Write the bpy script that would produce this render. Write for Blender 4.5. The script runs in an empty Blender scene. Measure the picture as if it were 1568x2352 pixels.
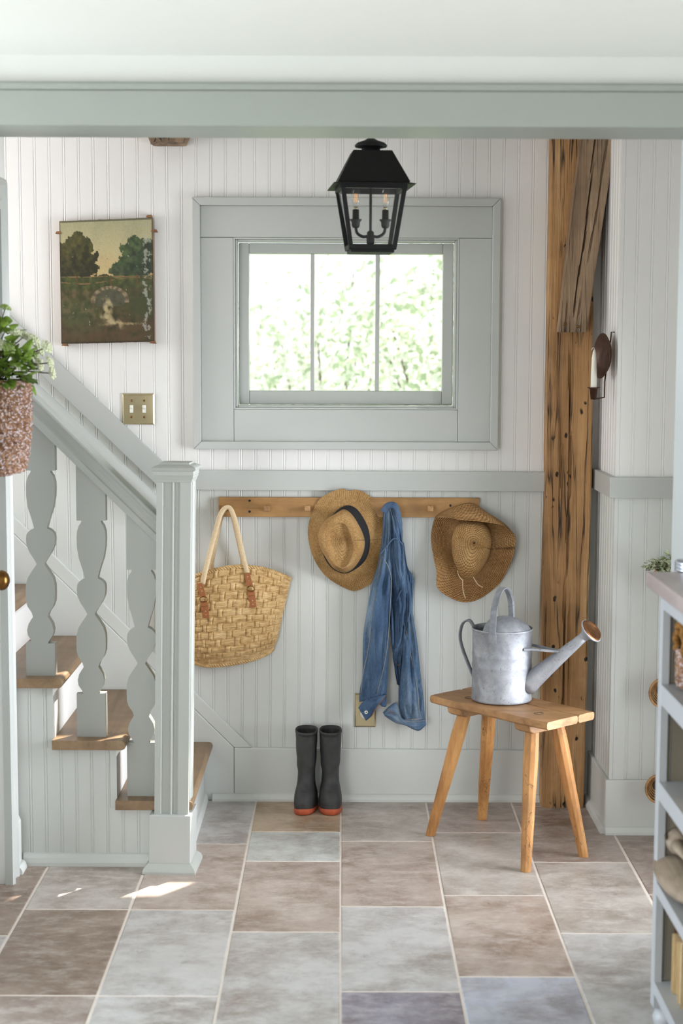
import bpy, bmesh, math, random
from mathutils import Vector, Matrix, noise
random.seed(7)
PI = math.pi
S = bpy.context.scene
COL = S.collection

# ------------------------------------------------------------------ camera
FPX, PITCH, ROLL, EYE = 3650.0, math.radians(5.88), math.radians(0.2), 1.6
cam = bpy.data.cameras.new('camera'); camo = bpy.data.objects.new('camera', cam); COL.objects.link(camo)
RM = Matrix.Rotation(PI/2-PITCH, 3, 'X') @ Matrix.Rotation(ROLL, 3, 'Z')
camo.location = (0, 0, EYE); camo.rotation_euler = RM.to_euler()
cam.sensor_fit = 'VERTICAL'; cam.sensor_height = 36.0; cam.sensor_width = 24.0
cam.lens = FPX/2352*36.0
cam.clip_start = 0.05; cam.clip_end = 200
cam.dof.use_dof = True; cam.dof.focus_distance = 5.3; cam.dof.aperture_fstop = 3.2
S.camera = camo

# ------------------------------------------------------------------ sky, sun, window light, exposure
w = bpy.data.worlds.new('sky'); S.world = w; w.use_nodes = True
bg = w.node_tree.nodes['Background']; bg.inputs[0].default_value = (0.90, 0.96, 1.0, 1); bg.inputs[1].default_value = 1.9
SUN = Vector((-0.80, -1.0, -1.60)).normalized()
def lamp(name, kind, loc, target, power, col, size=None):
    l = bpy.data.lights.new(name, kind); o = bpy.data.objects.new(name, l); COL.objects.link(o)
    o.location = loc; o.rotation_euler = (Vector(target)-Vector(loc)).to_track_quat('-Z', 'Y').to_euler()
    l.energy = power; l.color = col
    if size: l.shape = 'RECTANGLE'; l.size, l.size_y = size
    return o
sun = lamp('sun', 'SUN', (4, 12, 9), Vector((4, 12, 9))+SUN, 16.0, (1.0, 0.93, 0.82)); sun.data.angle = math.radians(0.6)
# daylight area lamps; front-left and stairwell ones stand clear of any opening
lamp('daylight_entry_window', 'AREA', (1.46, 4.42, 0.95), (0.0, 4.55, 0.86), 22, (0.88, 0.93, 1.0), (0.56, 1.5)).data.spread = math.radians(88)   # window in the right wall, spread narrowed to spare the boxed-out wall
lamp('daylight_front_left', 'AREA', (-2.3, -2.2, 0.95), (0.0, 5.5, 0.9), 86, (0.92, 0.95, 1.0), (1.6, 1.4))
lamp('daylight_front_side', 'AREA', (-4.6, 2.6, 1.0), (0.8, 3.0, 1.4), 165, (0.66, 0.81, 1.0), (1.3, 1.2))
lamp('daylight_stairwell', 'AREA', (-2.3, 5.12, 1.9), (-0.4, 5.35, 0.8), 20, (0.98, 0.98, 1.0), (0.45, 1.0))
S.view_settings.view_transform = 'Standard'; S.view_settings.look = 'None'
S.view_settings.exposure = 0.11; S.view_settings.gamma = 1.0; S.view_settings.use_curve_mapping = False

# ------------------------------------------------------------------ pixel -> place
def ray(px, py): return RM @ Vector(((px-784)/FPX, -(py-1176)/FPX, -1.0))
def U(px, py, Y):
    d = ray(px, py); t = Y/d.y; return Vector((d.x*t, Y, EYE+d.z*t))
def UZ(px, py, Z):
    d = ray(px, py); t = (Z-EYE)/d.z; return Vector((d.x*t, d.y*t, Z))
def UX(px, py, X):
    d = ray(px, py); t = X/d.x; return Vector((X, d.y*t, EYE+d.z*t))

# ------------------------------------------------------------------ mesh helper
class MB:
    def __init__(s): s.v = []; s.f = []; s.uv = {}; s.col = {}
    def box(s, x0, x1, y0, y1, z0, z1):
        n = len(s.v)
        for z in (z0, z1):
            for x, y in ((x0, y0), (x1, y0), (x1, y1), (x0, y1)): s.v.append((x, y, z))
        s.f += [tuple(n+i for i in q) for q in ((0,3,2,1),(4,5,6,7),(0,1,5,4),(1,2,6,5),(2,3,7,6),(3,0,4,7))]
        return s
    def hexa(s, p):      # 8 corners, bottom ring then top ring
        n = len(s.v); s.v += [tuple(q) for q in p]
        s.f += [tuple(n+i for i in q) for q in ((0,3,2,1),(4,5,6,7),(0,1,5,4),(1,2,6,5),(2,3,7,6),(3,0,4,7))]; return s
    def prism(s, poly, m):   # poly [(a,b)], m maps (a,b,k) -> xyz for k = 0, 1
        n = len(s.v); c = len(poly)
        for k in (0, 1):
            for a, b in poly: s.v.append(tuple(m(a, b, k)))
        s.f.append(tuple(n+i for i in range(c))[::-1]); s.f.append(tuple(n+c+i for i in range(c)))
        for i in range(c): j = (i+1) % c; s.f.append((n+i, n+j, n+c+j, n+c+i))
        return s
    def grid(s, rows, cu=False, cv=False, uv=None, col=None, cap0=False, cap1=False):
        n = len(s.v); R = len(rows); C = len(rows[0])
        for i, r in enumerate(rows):
            for j, p in enumerate(r):
                if uv: s.uv[len(s.v)] = uv(i, j)
                if col: s.col[len(s.v)] = col(i, j)
                s.v.append(tuple(p))
        for i in range(R if cv else R-1):
            for j in range(C if cu else C-1):
                a = n+i*C+j; b = n+i*C+(j+1) % C; c = n+((i+1) % R)*C+(j+1) % C; d = n+((i+1) % R)*C+j
                s.f.append((a, b, c, d))
        if cap0: s.f.append(tuple(n+j for j in range(C))[::-1])
        if cap1: s.f.append(tuple(n+(R-1)*C+j for j in range(C)))
        return s
    def tube(s, path, r, n=10, caps=True, closed=False, flat=1.0):
        path = [Vector(p) for p in path]; L = len(path); rows = []; up = None; ln = 0
        for i, p in enumerate(path):
            a = path[i-1] if (i or closed) else p; b = path[(i+1) % L] if (i < L-1 or closed) else p
            t = (b-a).normalized()
            if up is None:
                up = Vector((0, 0, 1)) if abs(t.z) < 0.9 else Vector((1, 0, 0))
            up = (up-t*up.dot(t)).normalized(); sd = t.cross(up)
            rr = r[i] if isinstance(r, (list, tuple)) else r
            rows.append([p+(up*math.cos(q)*flat+sd*math.sin(q))*rr for q in (2*PI*k/n for k in range(n))])
        s.grid(rows, cu=True, cv=closed, cap0=caps and not closed, cap1=caps and not closed,
               uv=lambda i, j: (j/n, i/max(1, L-1))); return s
    def lathe(s, prof, M=None, n=32, c=(0, 0, 0), caps=False):
        M = M or Matrix.Translation(c)
        rows = [[M @ Vector((r*math.cos(2*PI*k/n), r*math.sin(2*PI*k/n), z)) for k in range(n)] for r, z in prof]
        s.grid(rows, cu=True, uv=lambda i, j: (j/n, i/len(prof)), cap0=caps, cap1=caps); return s
    def ball(s, c, r, n=8, m=6, sc=(1, 1, 1)):
        rows = []
        for i in range(m+1):
            a = PI*i/m; rr = max(math.sin(a), 0.02)
            rows.append([(c[0]+r*sc[0]*rr*math.cos(2*PI*k/n), c[1]+r*sc[1]*rr*math.sin(2*PI*k/n), c[2]+r*sc[2]*math.cos(a)) for k in range(n)])
        s.grid(rows, cu=True, cap0=True, cap1=True); return s
    def mesh(s, name, mat, off, smooth):
        me = bpy.data.meshes.new(name)
        ox, oy, oz = off
        me.from_pydata([(a-ox, b-oy, c-oz) for a, b, c in s.v], [], s.f)
        if s.uv:
            ul = me.uv_layers.new(name='UVMap'); lv = [0]*len(me.loops); me.loops.foreach_get('vertex_index', lv)
            fl = []
            for i in lv: fl += s.uv.get(i, (0, 0))
            ul.data.foreach_set('uv', fl)
        if s.col:
            at = me.color_attributes.new('Col', 'FLOAT_COLOR', 'POINT'); fl = []
            for i in range(len(s.v)): fl += list(s.col.get(i, (1, 1, 1)))+[1]
            at.data.foreach_set('color', fl)
        bm = bmesh.new(); bm.from_mesh(me); bmesh.ops.recalc_face_normals(bm, faces=bm.faces); bm.to_mesh(me); bm.free()
        if smooth: me.polygons.foreach_set('use_smooth', [True]*len(me.polygons))
        if mat: me.materials.append(mat)
        return me
    def build(s, name, mat, parent=None, smooth=False, bevel=0, at=None, seg=2):
        off = Vector(WL[parent]) if parent else Vector(at or (0, 0, 0))
        o = bpy.data.objects.new(name, s.mesh(name, mat, off, smooth)); COL.objects.link(o)
        if parent: o.parent = parent
        else: o.location = off
        WL[o] = off
        if bevel:
            m = o.modifiers.new('b', 'BEVEL'); m.width = bevel; m.segments = seg; m.limit_method = 'ANGLE'; m.angle_limit = math.radians(35)
        if smooth and bevel == 0 and smooth != 'all':
            pass
        return o
WL = {}    # object -> world location (nothing is rotated, so a sum of offsets is enough)
def tag(o, label, cat, group=None, kind=None):
    o['label'] = label; o['category'] = cat
    if group: o['group'] = group
    if kind: o['kind'] = kind
    return o
def thing(name, loc, label, cat, group=None, kind=None):
    o = bpy.data.objects.new(name, None); COL.objects.link(o); o.location = loc; o.empty_display_size = 0.05
    WL[o] = Vector(loc); return tag(o, label, cat, group, kind)
def struct(o, label, cat='room'): return tag(o, label, cat, kind='structure')
def spline(pts, n):     # Catmull-Rom through points of any dimension
    P = [Vector(p) for p in pts]; out = []
    if len(P) == 2: return [P[0].lerp(P[1], i/(n-1)) for i in range(n)]
    P = [P[0]*2-P[1]]+P+[P[-1]*2-P[-2]]; m = len(P)-3
    for i in range(n):
        u = i/(n-1)*m; k = min(int(u), m-1); t = u-k; a, b, c, d = P[k:k+4]
        out.append(0.5*((2*b)+(c-a)*t+(2*a-5*b+4*c-d)*t*t+(3*b-a-3*c+d)*t**3))
    return out
def cspline(pts, n):
    P = [Vector(p) for p in pts]; m = len(P); out = []
    for i in range(n):
        u = i/n*m; k = int(u); t = u-k; a, b, c, d = P[k-1], P[k % m], P[(k+1) % m], P[(k+2) % m]
        out.append(0.5*((2*b)+(c-a)*t+(2*a-5*b+4*c-d)*t*t+(3*b-a-3*c+d)*t**3))
    return out
def nz(x, y=0.0, z=0.0): return noise.noise(Vector((x, y, z)))

# ------------------------------------------------------------------ materials
def hexc(r, g, b):
    f = lambda c: (c/255/12.92) if c/255 <= 0.04045 else ((c/255+0.055)/1.055)**2.4
    return (f(r), f(g), f(b), 1)
class NT:
    def __init__(s, name, rough=0.5, metal=0.0, spec=0.5):
        s.m = bpy.data.materials.new(name); s.m.use_nodes = True; s.t = s.m.node_tree; s.b = s.t.nodes['Principled BSDF']
        s.b.inputs['Roughness'].default_value = rough; s.b.inputs['Metallic'].default_value = metal; s.b.inputs['Specular IOR Level'].default_value = spec
    def n(s, t, **k):
        x = s.t.nodes.new(t)
        for a, v in k.items():
            if a.startswith('i_'): x.inputs[a[2:].replace('_', ' ')].default_value = v
            else: setattr(x, a, v)
        return x
    def l(s, a, b): s.t.links.new(a, b)
    def co(s, sc=(1, 1, 1), kind='Object', rnd=False):
        tc = s.n('ShaderNodeTexCoord'); mp = s.n('ShaderNodeMapping'); mp.inputs['Scale'].default_value = sc
        s.l(tc.outputs[kind], mp.inputs['Vector'])
        if rnd:
            oi = s.n('ShaderNodeObjectInfo'); mu = s.n('ShaderNodeMath', operation='MULTIPLY'); mu.inputs[1].default_value = 57.0
            s.l(oi.outputs['Random'], mu.inputs[0]); s.l(mu.outputs[0], mp.inputs['Location'])
        return mp.outputs[0]
    def noise(s, vec, scale, det=4, rough=0.55, dist=0.0):
        x = s.n('ShaderNodeTexNoise'); x.inputs['Scale'].default_value = scale; x.inputs['Detail'].default_value = det
        x.inputs['Roughness'].default_value = rough; x.inputs['Distortion'].default_value = dist; s.l(vec, x.inputs['Vector']); return x.outputs[0]
    def ramp(s, fac, stops):
        x = s.n('ShaderNodeValToRGB'); e = x.color_ramp.elements
        e[0].position, e[0].color = stops[0]; e[1].position, e[1].color = stops[-1]
        for p, c in stops[1:-1]: k = e.new(p); k.color = c
        s.l(fac, x.inputs[0]); return x.outputs[0]
    def mix(s, fac, a, b, bt='MIX'):
        x = s.n('ShaderNodeMix', data_type='RGBA', blend_type=bt)
        for v, i in ((fac, 0), (a, 6), (b, 7)):
            if hasattr(v, 'is_linked'): s.l(v, x.inputs[i])
            else: x.inputs[i].default_value = v
        return x.outputs[2]
    def math(s, op, a, b=0.0):
        x = s.n('ShaderNodeMath', operation=op)
        for v, i in ((a, 0), (b, 1)):
            if hasattr(v, 'is_linked'): s.l(v, x.inputs[i])
            else: x.inputs[i].default_value = v
        return x.outputs[0]
    def color(s, v):
        if hasattr(v, 'is_linked'): s.l(v, s.b.inputs['Base Color'])
        else: s.b.inputs['Base Color'].default_value = v
        return s
    def bump(s, h, st=0.3, d=0.002):
        x = s.n('ShaderNodeBump'); x.inputs['Strength'].default_value = st; x.inputs['Distance'].default_value = d
        s.l(h, x.inputs['Height']); s.l(x.outputs[0], s.b.inputs['Normal']); return s
def plain(name, col, rough=0.5, metal=0.0, var=0.06, vs=8.0, bump=0.08, bs=160.0, spec=0.5):
    t = NT(name, rough, metal, spec); c = t.co()
    dk = tuple(x*(1-var) for x in col[:3])+(1,); lt = tuple(min(1, x*(1+var)) for x in col[:3])+(1,)
    t.color(t.ramp(t.noise(c, vs), [(0.3, dk), (0.7, lt)]))
    if bump: t.bump(t.noise(c, bs, 3), bump, 0.001)
    return t.m
def wood(name, c0, c1, c2, axis='X', sc=1.0, rough=0.55, rings=14.0, bump=0.25, rnd=False, knots=0.0, pits=0.0, cracks=0.0):
    t = NT(name, rough); k = 0.06; f = [rings*sc]*3; f['XYZ'.index(axis)] = rings*k*sc
    v = t.co(tuple(f), rnd=rnd)
    big = t.noise(v, 1.0, 6, 0.62, 0.6); f2 = [150*sc]*3; f2['XYZ'.index(axis)] = 4*sc; fine = t.noise(t.co(tuple(f2), rnd=rnd), 1.0, 3, 0.6)
    col = t.ramp(big, [(0.30, c0), (0.5, c1), (0.70, c2)])
    col = t.mix(t.math('MULTIPLY', fine, 0.55), col, t.mix(0.55, col, c0), 'MIX')
    h = t.math('ADD', t.math('MULTIPLY', big, 0.5), fine)
    blot = t.noise(t.co(), 5.0*sc, 4, 0.6); col = t.mix(t.ramp(blot, [(0.42, (0, 0, 0, 1)), (0.75, (0.6, 0.6, 0.6, 1))]), col, tuple(x*0.55 for x in c0[:3])+(1,))
    if cracks:
        f3 = [26*sc]*3; f3['XYZ'.index(axis)] = 1.3*sc
        cr = t.noise(t.co(tuple(f3)), 1.0, 3, 0.5, 0.4); m = t.ramp(t.math('ABSOLUTE', t.math('SUBTRACT', cr, 0.5)), [(0.0, (1, 1, 1, 1)), (0.012*cracks, (0, 0, 0, 1))])
        gate = t.ramp(t.noise(t.co(), 3.5*sc, 2), [(0.45, (0, 0, 0, 1)), (0.6, (1, 1, 1, 1))]); m = t.math('MULTIPLY', m, gate)
        col = t.mix(m, col, hexc(38, 26, 16)); h = t.math('SUBTRACT', h, t.math('MULTIPLY', m, 2.0))
    if pits:
        vo = t.n('ShaderNodeTexVoronoi', feature='F1'); vo.inputs['Scale'].default_value = 26*sc; wn = t.n('ShaderNodeVectorMath', operation='ADD'); wq = t.n('ShaderNodeTexNoise'); wq.inputs['Scale'].default_value = 60; wm = t.n('ShaderNodeVectorMath', operation='SCALE'); wm.inputs['Scale'].default_value = 0.012; t.l(t.co(), wq.inputs['Vector']); t.l(wq.outputs['Color'], wm.inputs[0]); t.l(t.co((1, 1, 0.6)), wn.inputs[0]); t.l(wm.outputs[0], wn.inputs[1]); t.l(wn.outputs[0], vo.inputs['Vector'])
        m = t.ramp(vo.outputs['Distance'], [(0.11*pits, (1, 1, 1, 1)), (0.17*pits, (0, 0, 0, 1))])
        gate = t.ramp(t.noise(t.co(), 9*sc, 2), [(0.46, (0, 0, 0, 1)), (0.50, (1, 1, 1, 1))]); m = t.math('MULTIPLY', m, gate)
        col = t.mix(m, col, hexc(30, 20, 13)); h = t.math('SUBTRACT', h, t.math('MULTIPLY', m, 2.0))
    t.color(col).bump(h, bump, 0.004); return t.m

WHITE = plain('white_paint', hexc(233, 231, 228), 0.45, var=0.015, vs=2.0, bump=0.05)
CREAM = plain('cream_plaster', hexc(222, 222, 215), 0.8, var=0.015, vs=1.5, bump=0.10, bs=60)
SAGE = plain('sage_paint', hexc(212, 214, 210), 0.42, var=0.02, vs=3.0, bump=0.06)
SAGE_D = plain('sage_trim_paint', hexc(185, 187, 183), 0.40, var=0.02, vs=3.0, bump=0.06)
HEADP = plain('grey_green_header_paint', hexc(154, 159, 150), 0.42, var=0.02, vs=3.0, bump=0.06)
CEILW = plain('ceiling_plaster', hexc(242, 241, 232), 0.85, var=0.012, vs=1.5, bump=0.10, bs=60)
SAGE_SHADED = plain('banister_shaded_paint', hexc(173, 175, 169), 0.42, var=0.02, vs=3.0, bump=0.06)  # sage trim paint with the banister's shade put into its colour
BLACK = plain('black_iron', hexc(24, 24, 24), 0.6, 0.0, var=0.1, bump=0.1, bs=300, spec=0.25)
BROWNMETAL = plain('brown_sconce_metal', hexc(70, 44, 30), 0.42, 0.5, var=0.35, vs=30)
BRASS = plain('antique_brass', hexc(184, 172, 140), 0.34, 0.85, var=0.12, vs=12, bump=0.05)
DARKBRASS = plain('dark_brass', hexc(120, 84, 40), 0.3, 0.9, var=0.3, vs=25, bump=0.03)
GROUT = plain('grout', hexc(226, 214, 203), 0.9, var=0.06, vs=20, bump=0.2, bs=300)
TREAD = wood('oak_tread', hexc(116, 92, 66), hexc(146, 118, 88), hexc(165, 138, 106), 'Y', 1.2, 0.42, bump=0.1)
PEGWOOD = wood('peg_rail_pine', hexc(150, 108, 62), hexc(184, 140, 86), hexc(204, 164, 108), 'X', 1.4, 0.55, bump=0.12)
PEG = wood('peg_pine', hexc(140, 100, 62), hexc(178, 134, 86), hexc(200, 160, 112), 'Y', 3.0, 0.6, bump=0.15)
STOOL = wood('stool_pine', hexc(160, 108, 58), hexc(196, 140, 82), hexc(214, 166, 106), 'Z', 1.6, 0.5, bump=0.15, cracks=0.5)
SEATW = wood('stool_seat_pine', hexc(134, 96, 60), hexc(176, 130, 84), hexc(198, 156, 108), 'X', 1.5, 0.5, bump=0.2, cracks=0.6)
POST = wood('old_post_timber', hexc(138, 98, 58), hexc(192, 146, 96), hexc(214, 174, 126), 'Z', 1.0, 0.72, bump=0.9, pits=1.0, cracks=2.6)
BRACE = wood('old_brace_timber', hexc(104, 84, 66), hexc(158, 130, 102), hexc(190, 164, 134), 'Z', 1.0, 0.8, bump=0.9, cracks=3.0)
DECOY = wood('weathered_decoy_wood', hexc(120, 100, 80), hexc(160, 142, 122), hexc(178, 162, 144), 'Y', 2.5, 0.7, bump=0.3)
PINKTOP = wood('console_top_wood', hexc(150, 132, 126), hexc(176, 160, 156), hexc(196, 182, 178), 'Y', 0.8, 0.35, bump=0.08)
RUBBER = plain('black_rubber', hexc(52, 52, 52), 0.62, var=0.28, vs=40, bump=0.15, bs=120)
SOLE = plain('red_rubber_sole', hexc(178, 84, 52), 0.75, var=0.2, vs=40, bump=0.2)
ROPE = plain('cream_rope', hexc(214, 190, 154), 0.9, var=0.10, vs=160, bump=0.6, bs=420)
LEATHER = plain('tan_leather', hexc(156, 94, 52), 0.5, var=0.2, vs=60, bump=0.15)
BLACKBAND = plain('black_grosgrain', hexc(20, 19, 22), 0.8, var=0.1, bump=0.3, bs=600)
WAX = plain('candle_wax', hexc(238, 234, 220), 0.5, var=0.02, bump=0)
COPPER = plain('copper_rose', hexc(134, 92, 60), 0.36, 0.85, var=0.45, vs=40, bump=0.1)
PORC = plain('white_plastic', hexc(240, 238, 230), 0.3, var=0.01, bump=0)
LEAF = plain('leaf_green', hexc(118, 146, 58), 0.5, var=0.5, vs=26, bump=0.1)
LEAF2 = plain('pale_leaf', hexc(186, 196, 158), 0.6, var=0.25, vs=60, bump=0.1)
STEM = plain('stem_purple_green', hexc(92, 78, 62), 0.6, var=0.2)
FLOWER = plain('white_umbel', hexc(206, 210, 176), 0.7, var=0.14, vs=90, bump=0)
GREENBUD = plain('green_bud', hexc(150, 170, 96), 0.6, var=0.2, vs=90, bump=0)
BARK = plain('bark', hexc(90, 74, 60), 0.9, var=0.3, vs=9)
GRASS = plain('lawn', hexc(110, 140, 70), 0.9, var=0.3, vs=3)
TAGE = plain('canvas_edge', hexc(132, 92, 62), 0.8, var=0.3, vs=40)
RAT = wood('rattan', hexc(150, 104, 58), hexc(190, 144, 92), hexc(210, 168, 118), 'X', 3, 0.5, bump=0.1)
PAGES = wood('book_pages', hexc(200, 176, 134), hexc(222, 202, 164), hexc(232, 216, 184), 'Z', 6, 0.8, bump=0.1)
COVER = plain('brown_book_cover', hexc(92, 60, 34), 0.5, var=0.25, vs=20)
TANCOVER = plain('tan_book_cover', hexc(186, 160, 118), 0.6, var=0.15, vs=20)
SILVER = plain('pewter', hexc(188, 192, 200), 0.3, 0.9, var=0.08, vs=12)
DARKIN = plain('dark_interior', hexc(30, 28, 28), 0.9, var=0.05, bump=0)
SCREWHOLE = plain('dark_screw', hexc(36, 32, 30), 0.6, 0.3, bump=0)

def mk_tile():
    t = NT('stone_tile', 0.36); v = t.co((1, 1, 1), rnd=True)
    oi = t.n('ShaderNodeObjectInfo'); base = oi.outputs['Color']
    n1 = t.noise(v, 5.5, 9, 0.70, 0.2); n2 = t.noise(t.co((1, 1.9, 1), rnd=True), 13, 10, 0.76, 0.2); n3 = t.noise(v, 120, 2, 0.6)
    dk = t.mix(1.0, base, (0.56, 0.49, 0.44, 1), 'MULTIPLY'); lt = t.mix(0.45, base, hexc(228, 222, 216))
    c = t.mix(t.ramp(n1, [(0.36, (0.05, 0.05, 0.05, 1)), (0.60, (1, 1, 1, 1))]), dk, base)
    c = t.mix(t.ramp(n2, [(0.48, (0, 0, 0, 1)), (0.72, (0.9, 0.9, 0.9, 1))]), c, lt)
    sp = t.ramp(t.noise(v, 40, 6, 0.8, 0.3), [(0.36, (0.8, 0.8, 0.8, 1)), (0.46, (0, 0, 0, 1))]); sp = t.math('MULTIPLY', sp, t.ramp(n2, [(0.35, (1, 1, 1, 1)), (0.5, (0, 0, 0, 1))]))
    c = t.mix(sp, c, t.mix(1.0, base, (0.32, 0.30, 0.29, 1), 'MULTIPLY'))
    t.color(c); r = t.ramp(n2, [(0.3, (0.30, 0.30, 0.30, 1)), (0.7, (0.46, 0.46, 0.46, 1))]); t.l(r, t.b.inputs['Roughness'])
    t.bump(t.math('ADD', n1, t.math('MULTIPLY', n3, 0.25)), 0.18, 0.004); return t.m
TILE = mk_tile()
def mk_glass(name, tint=(1, 1, 1, 1)):
    t = NT(name); T = t.t; tr = t.n('ShaderNodeBsdfTransparent'); gl = t.n('ShaderNodeBsdfGlossy'); gl.inputs['Roughness'].default_value = 0.03
    tr.inputs[0].default_value = tint; fr = t.n('ShaderNodeLayerWeight'); fr.inputs[0].default_value = 0.5; fc = t.math('ADD', t.math('MULTIPLY', t.math('POWER', fr.outputs['Facing'], 4.0), 0.5), 0.03); mx = t.n('ShaderNodeMixShader')
    t.l(fc, mx.inputs[0]); t.l(tr.outputs[0], mx.inputs[1]); t.l(gl.outputs[0], mx.inputs[2])
    t.l(mx.outputs[0], T.nodes['Material Output'].inputs[0]); return t.m
GLASS = mk_glass('window_glass'); BULBG = mk_glass('bulb_glass', (0.97, 0.97, 0.96, 1))
def mk_weave(name, c0, c1, c2, nu, nv, strength=0.7, dist=0.002, holes=0.35):
    t = NT(name, 0.75, spec=0.25); tc = t.n('ShaderNodeTexCoord'); sp = t.n('ShaderNodeSeparateXYZ'); t.l(tc.outputs['UV'], sp.inputs[0])
    jit = t.noise(t.co(), 60, 2); u = t.math('ADD', t.math('MULTIPLY', sp.outputs[0], nu), t.math('MULTIPLY', jit, 0.9)); v = t.math('ADD', t.math('MULTIPLY', sp.outputs[1], nv), t.math('MULTIPLY', jit, 0.9))
    # threads over and under: sin(u)*sin(v) picks which family lies on top
    su = t.math('ABSOLUTE', t.math('SINE', t.math('MULTIPLY', u, PI))); sv = t.math('ABSOLUTE', t.math('SINE', t.math('MULTIPLY', v, PI)))
    h = t.math('MAXIMUM', t.math('MULTIPLY', su, 0.9), sv); ck = t.math('MULTIPLY', t.math('SINE', t.math('MULTIPLY', u, PI)), t.math('SINE', t.math('MULTIPLY', v, PI)))
    h2 = t.math('ADD', t.math('MULTIPLY', h, 0.7), t.math('MULTIPLY', ck, 0.3))
    low = t.math('MINIMUM', su, sv)
    fib = t.noise(t.co(), 240, 3); big = t.noise(t.co(), 14, 3)
    c = t.ramp(t.math('ADD', t.math('MULTIPLY', fib, 0.6), t.math('MULTIPLY', big, 0.4)), [(0.35, c0), (0.5, c1), (0.66, c2)])
    c = t.mix(t.ramp(low, [(0.10, (0.75, 0.75, 0.75, 1)), (0.42, (0, 0, 0, 1))]), c, tuple(x*0.42 for x in c0[:3])+(1,))
    t.color(c).bump(h2, strength, dist); return t.m
STRAW1 = mk_weave('seagrass_hat_weave', hexc(150, 110, 64), hexc(184, 144, 92), hexc(206, 170, 118), 150, 58, 0.7, 0.002, 0.45)
def mk_crochet(name, c0, c1, c2, nu, nv):
    t = NT(name, 0.8, spec=0.2); tc = t.n('ShaderNodeTexCoord'); sp = t.n('ShaderNodeSeparateXYZ'); t.l(tc.outputs['UV'], sp.inputs[0])
    v = t.math('MULTIPLY', sp.outputs[1], nv); row = t.math('FLOOR', v); fv = t.math('FRACT', v)
    u = t.math('ADD', t.math('MULTIPLY', sp.outputs[0], nu), t.math('MULTIPLY', row, 0.5)); fu = t.math('FRACT', t.math('ADD', u, t.math('MULTIPLY', fv, 0.5)))
    a = t.math('SINE', t.math('MULTIPLY', fv, PI)); b = t.math('SINE', t.math('MULTIPLY', fu, PI)); h = t.math('MULTIPLY', t.math('POWER', a, 0.6), t.math('POWER', b, 0.45))
    fib = t.noise(t.co(), 260, 3); big = t.noise(t.co(), 12, 3)
    c = t.ramp(t.math('ADD', t.math('MULTIPLY', fib, 0.6), t.math('MULTIPLY', big, 0.4)), [(0.35, c0), (0.5, c1), (0.66, c2)])
    c = t.mix(t.ramp(h, [(0.12, (1, 1, 1, 1)), (0.5, (0, 0, 0, 1))]), c, tuple(x*0.28 for x in c0[:3])+(1,))
    t.color(c).bump(h, 0.9, 0.003); return t.m
CROCHET = mk_crochet('raffia_crochet', hexc(146, 104, 62), hexc(180, 136, 88), hexc(202, 162, 114), 90, 26)
CROCHETC = mk_crochet('raffia_crochet_crown', hexc(154, 114, 66), hexc(188, 146, 94), hexc(208, 170, 120), 52, 17)
def mk_straw(name, c0, c1, c2, fleck=None, fs=90.0):
    t = NT(name, 0.75, spec=0.25); f = t.noise(t.co((40, 40, 160)), 1.0, 4, 0.6); b = t.noise(t.co(), 18, 3)
    c = t.ramp(t.math('ADD', t.math('MULTIPLY', f, 0.65), t.math('MULTIPLY', b, 0.35)), [(0.34, c0), (0.5, c1), (0.66, c2)])
    if fleck:
        m = t.ramp(t.noise(t.co(), fs, 2, 0.5), [(0.53, (0, 0, 0, 1)), (0.60, (0.9, 0.9, 0.9, 1))]); c = t.mix(m, c, fleck)
    t.color(c).bump(f, 0.3, 0.002); return t.m
TOTE = mk_straw('seagrass_tote', hexc(164, 128, 80), hexc(206, 170, 118), hexc(228, 198, 150))
KNOT = mk_straw('knotted_basket', hexc(92, 62, 44), hexc(132, 96, 70), hexc(164, 126, 98), hexc(196, 184, 186), 150)
KNOTB = mk_straw('dark_rope', hexc(96, 62, 26), hexc(130, 88, 38), hexc(156, 112, 58))
def mk_denim(name, c0, c1, c2):
    t = NT(name, 0.85, spec=0.15); v = t.co((1, 1, 0.35)); n = t.noise(v, 9, 5, 0.6); tw = t.noise(t.co((600, 600, 90)), 1.0, 2)
    c = t.ramp(t.math('ADD', t.math('MULTIPLY', n, 0.75), t.math('MULTIPLY', tw, 0.25)), [(0.34, c0), (0.5, c1), (0.68, c2)])
    t.color(c).bump(t.math('ADD', tw, t.math('MULTIPLY', t.noise(t.co(), 60, 3), 0.8)), 0.25, 0.002); return t.m
DENIM = mk_denim('washed_denim', hexc(50, 70, 98), hexc(84, 108, 136), hexc(140, 158, 174))
DENIM_S = mk_denim('denim_seam', hexc(56, 72, 98), hexc(82, 102, 128), hexc(116, 136, 158))
THREAD = plain('pale_stitch', hexc(150, 146, 138), 0.9, var=0.1, bump=0)
def mk_zinc():
    t = NT('galvanised_zinc', 0.58, 0.45); v = t.co(); n = t.noise(v, 16, 6, 0.65, 0.4); n2 = t.noise(t.co((1, 1, 0.4)), 5, 4); fi = t.noise(v, 130, 3)
    c = t.ramp(t.math('ADD', t.math('MULTIPLY', n, 0.5), t.math('MULTIPLY', n2, 0.5)), [(0.34, hexc(102, 104, 110)), (0.5, hexc(150, 152, 158)), (0.66, hexc(186, 188, 194))])
    c = t.mix(t.ramp(fi, [(0.28, (0.8, 0.8, 0.8, 1)), (0.36, (0, 0, 0, 1))]), c, hexc(96, 94, 92))
    c = t.mix(t.ramp(t.noise(v, 11, 3), [(0.62, (0, 0, 0, 1)), (0.75, (0.5, 0.5, 0.5, 1))]), c, hexc(150, 140, 122))
    t.color(c).bump(t.math('ADD', n, t.math('MULTIPLY', fi, 0.3)), 0.15, 0.003); return t.m
ZINC = mk_zinc()
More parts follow.
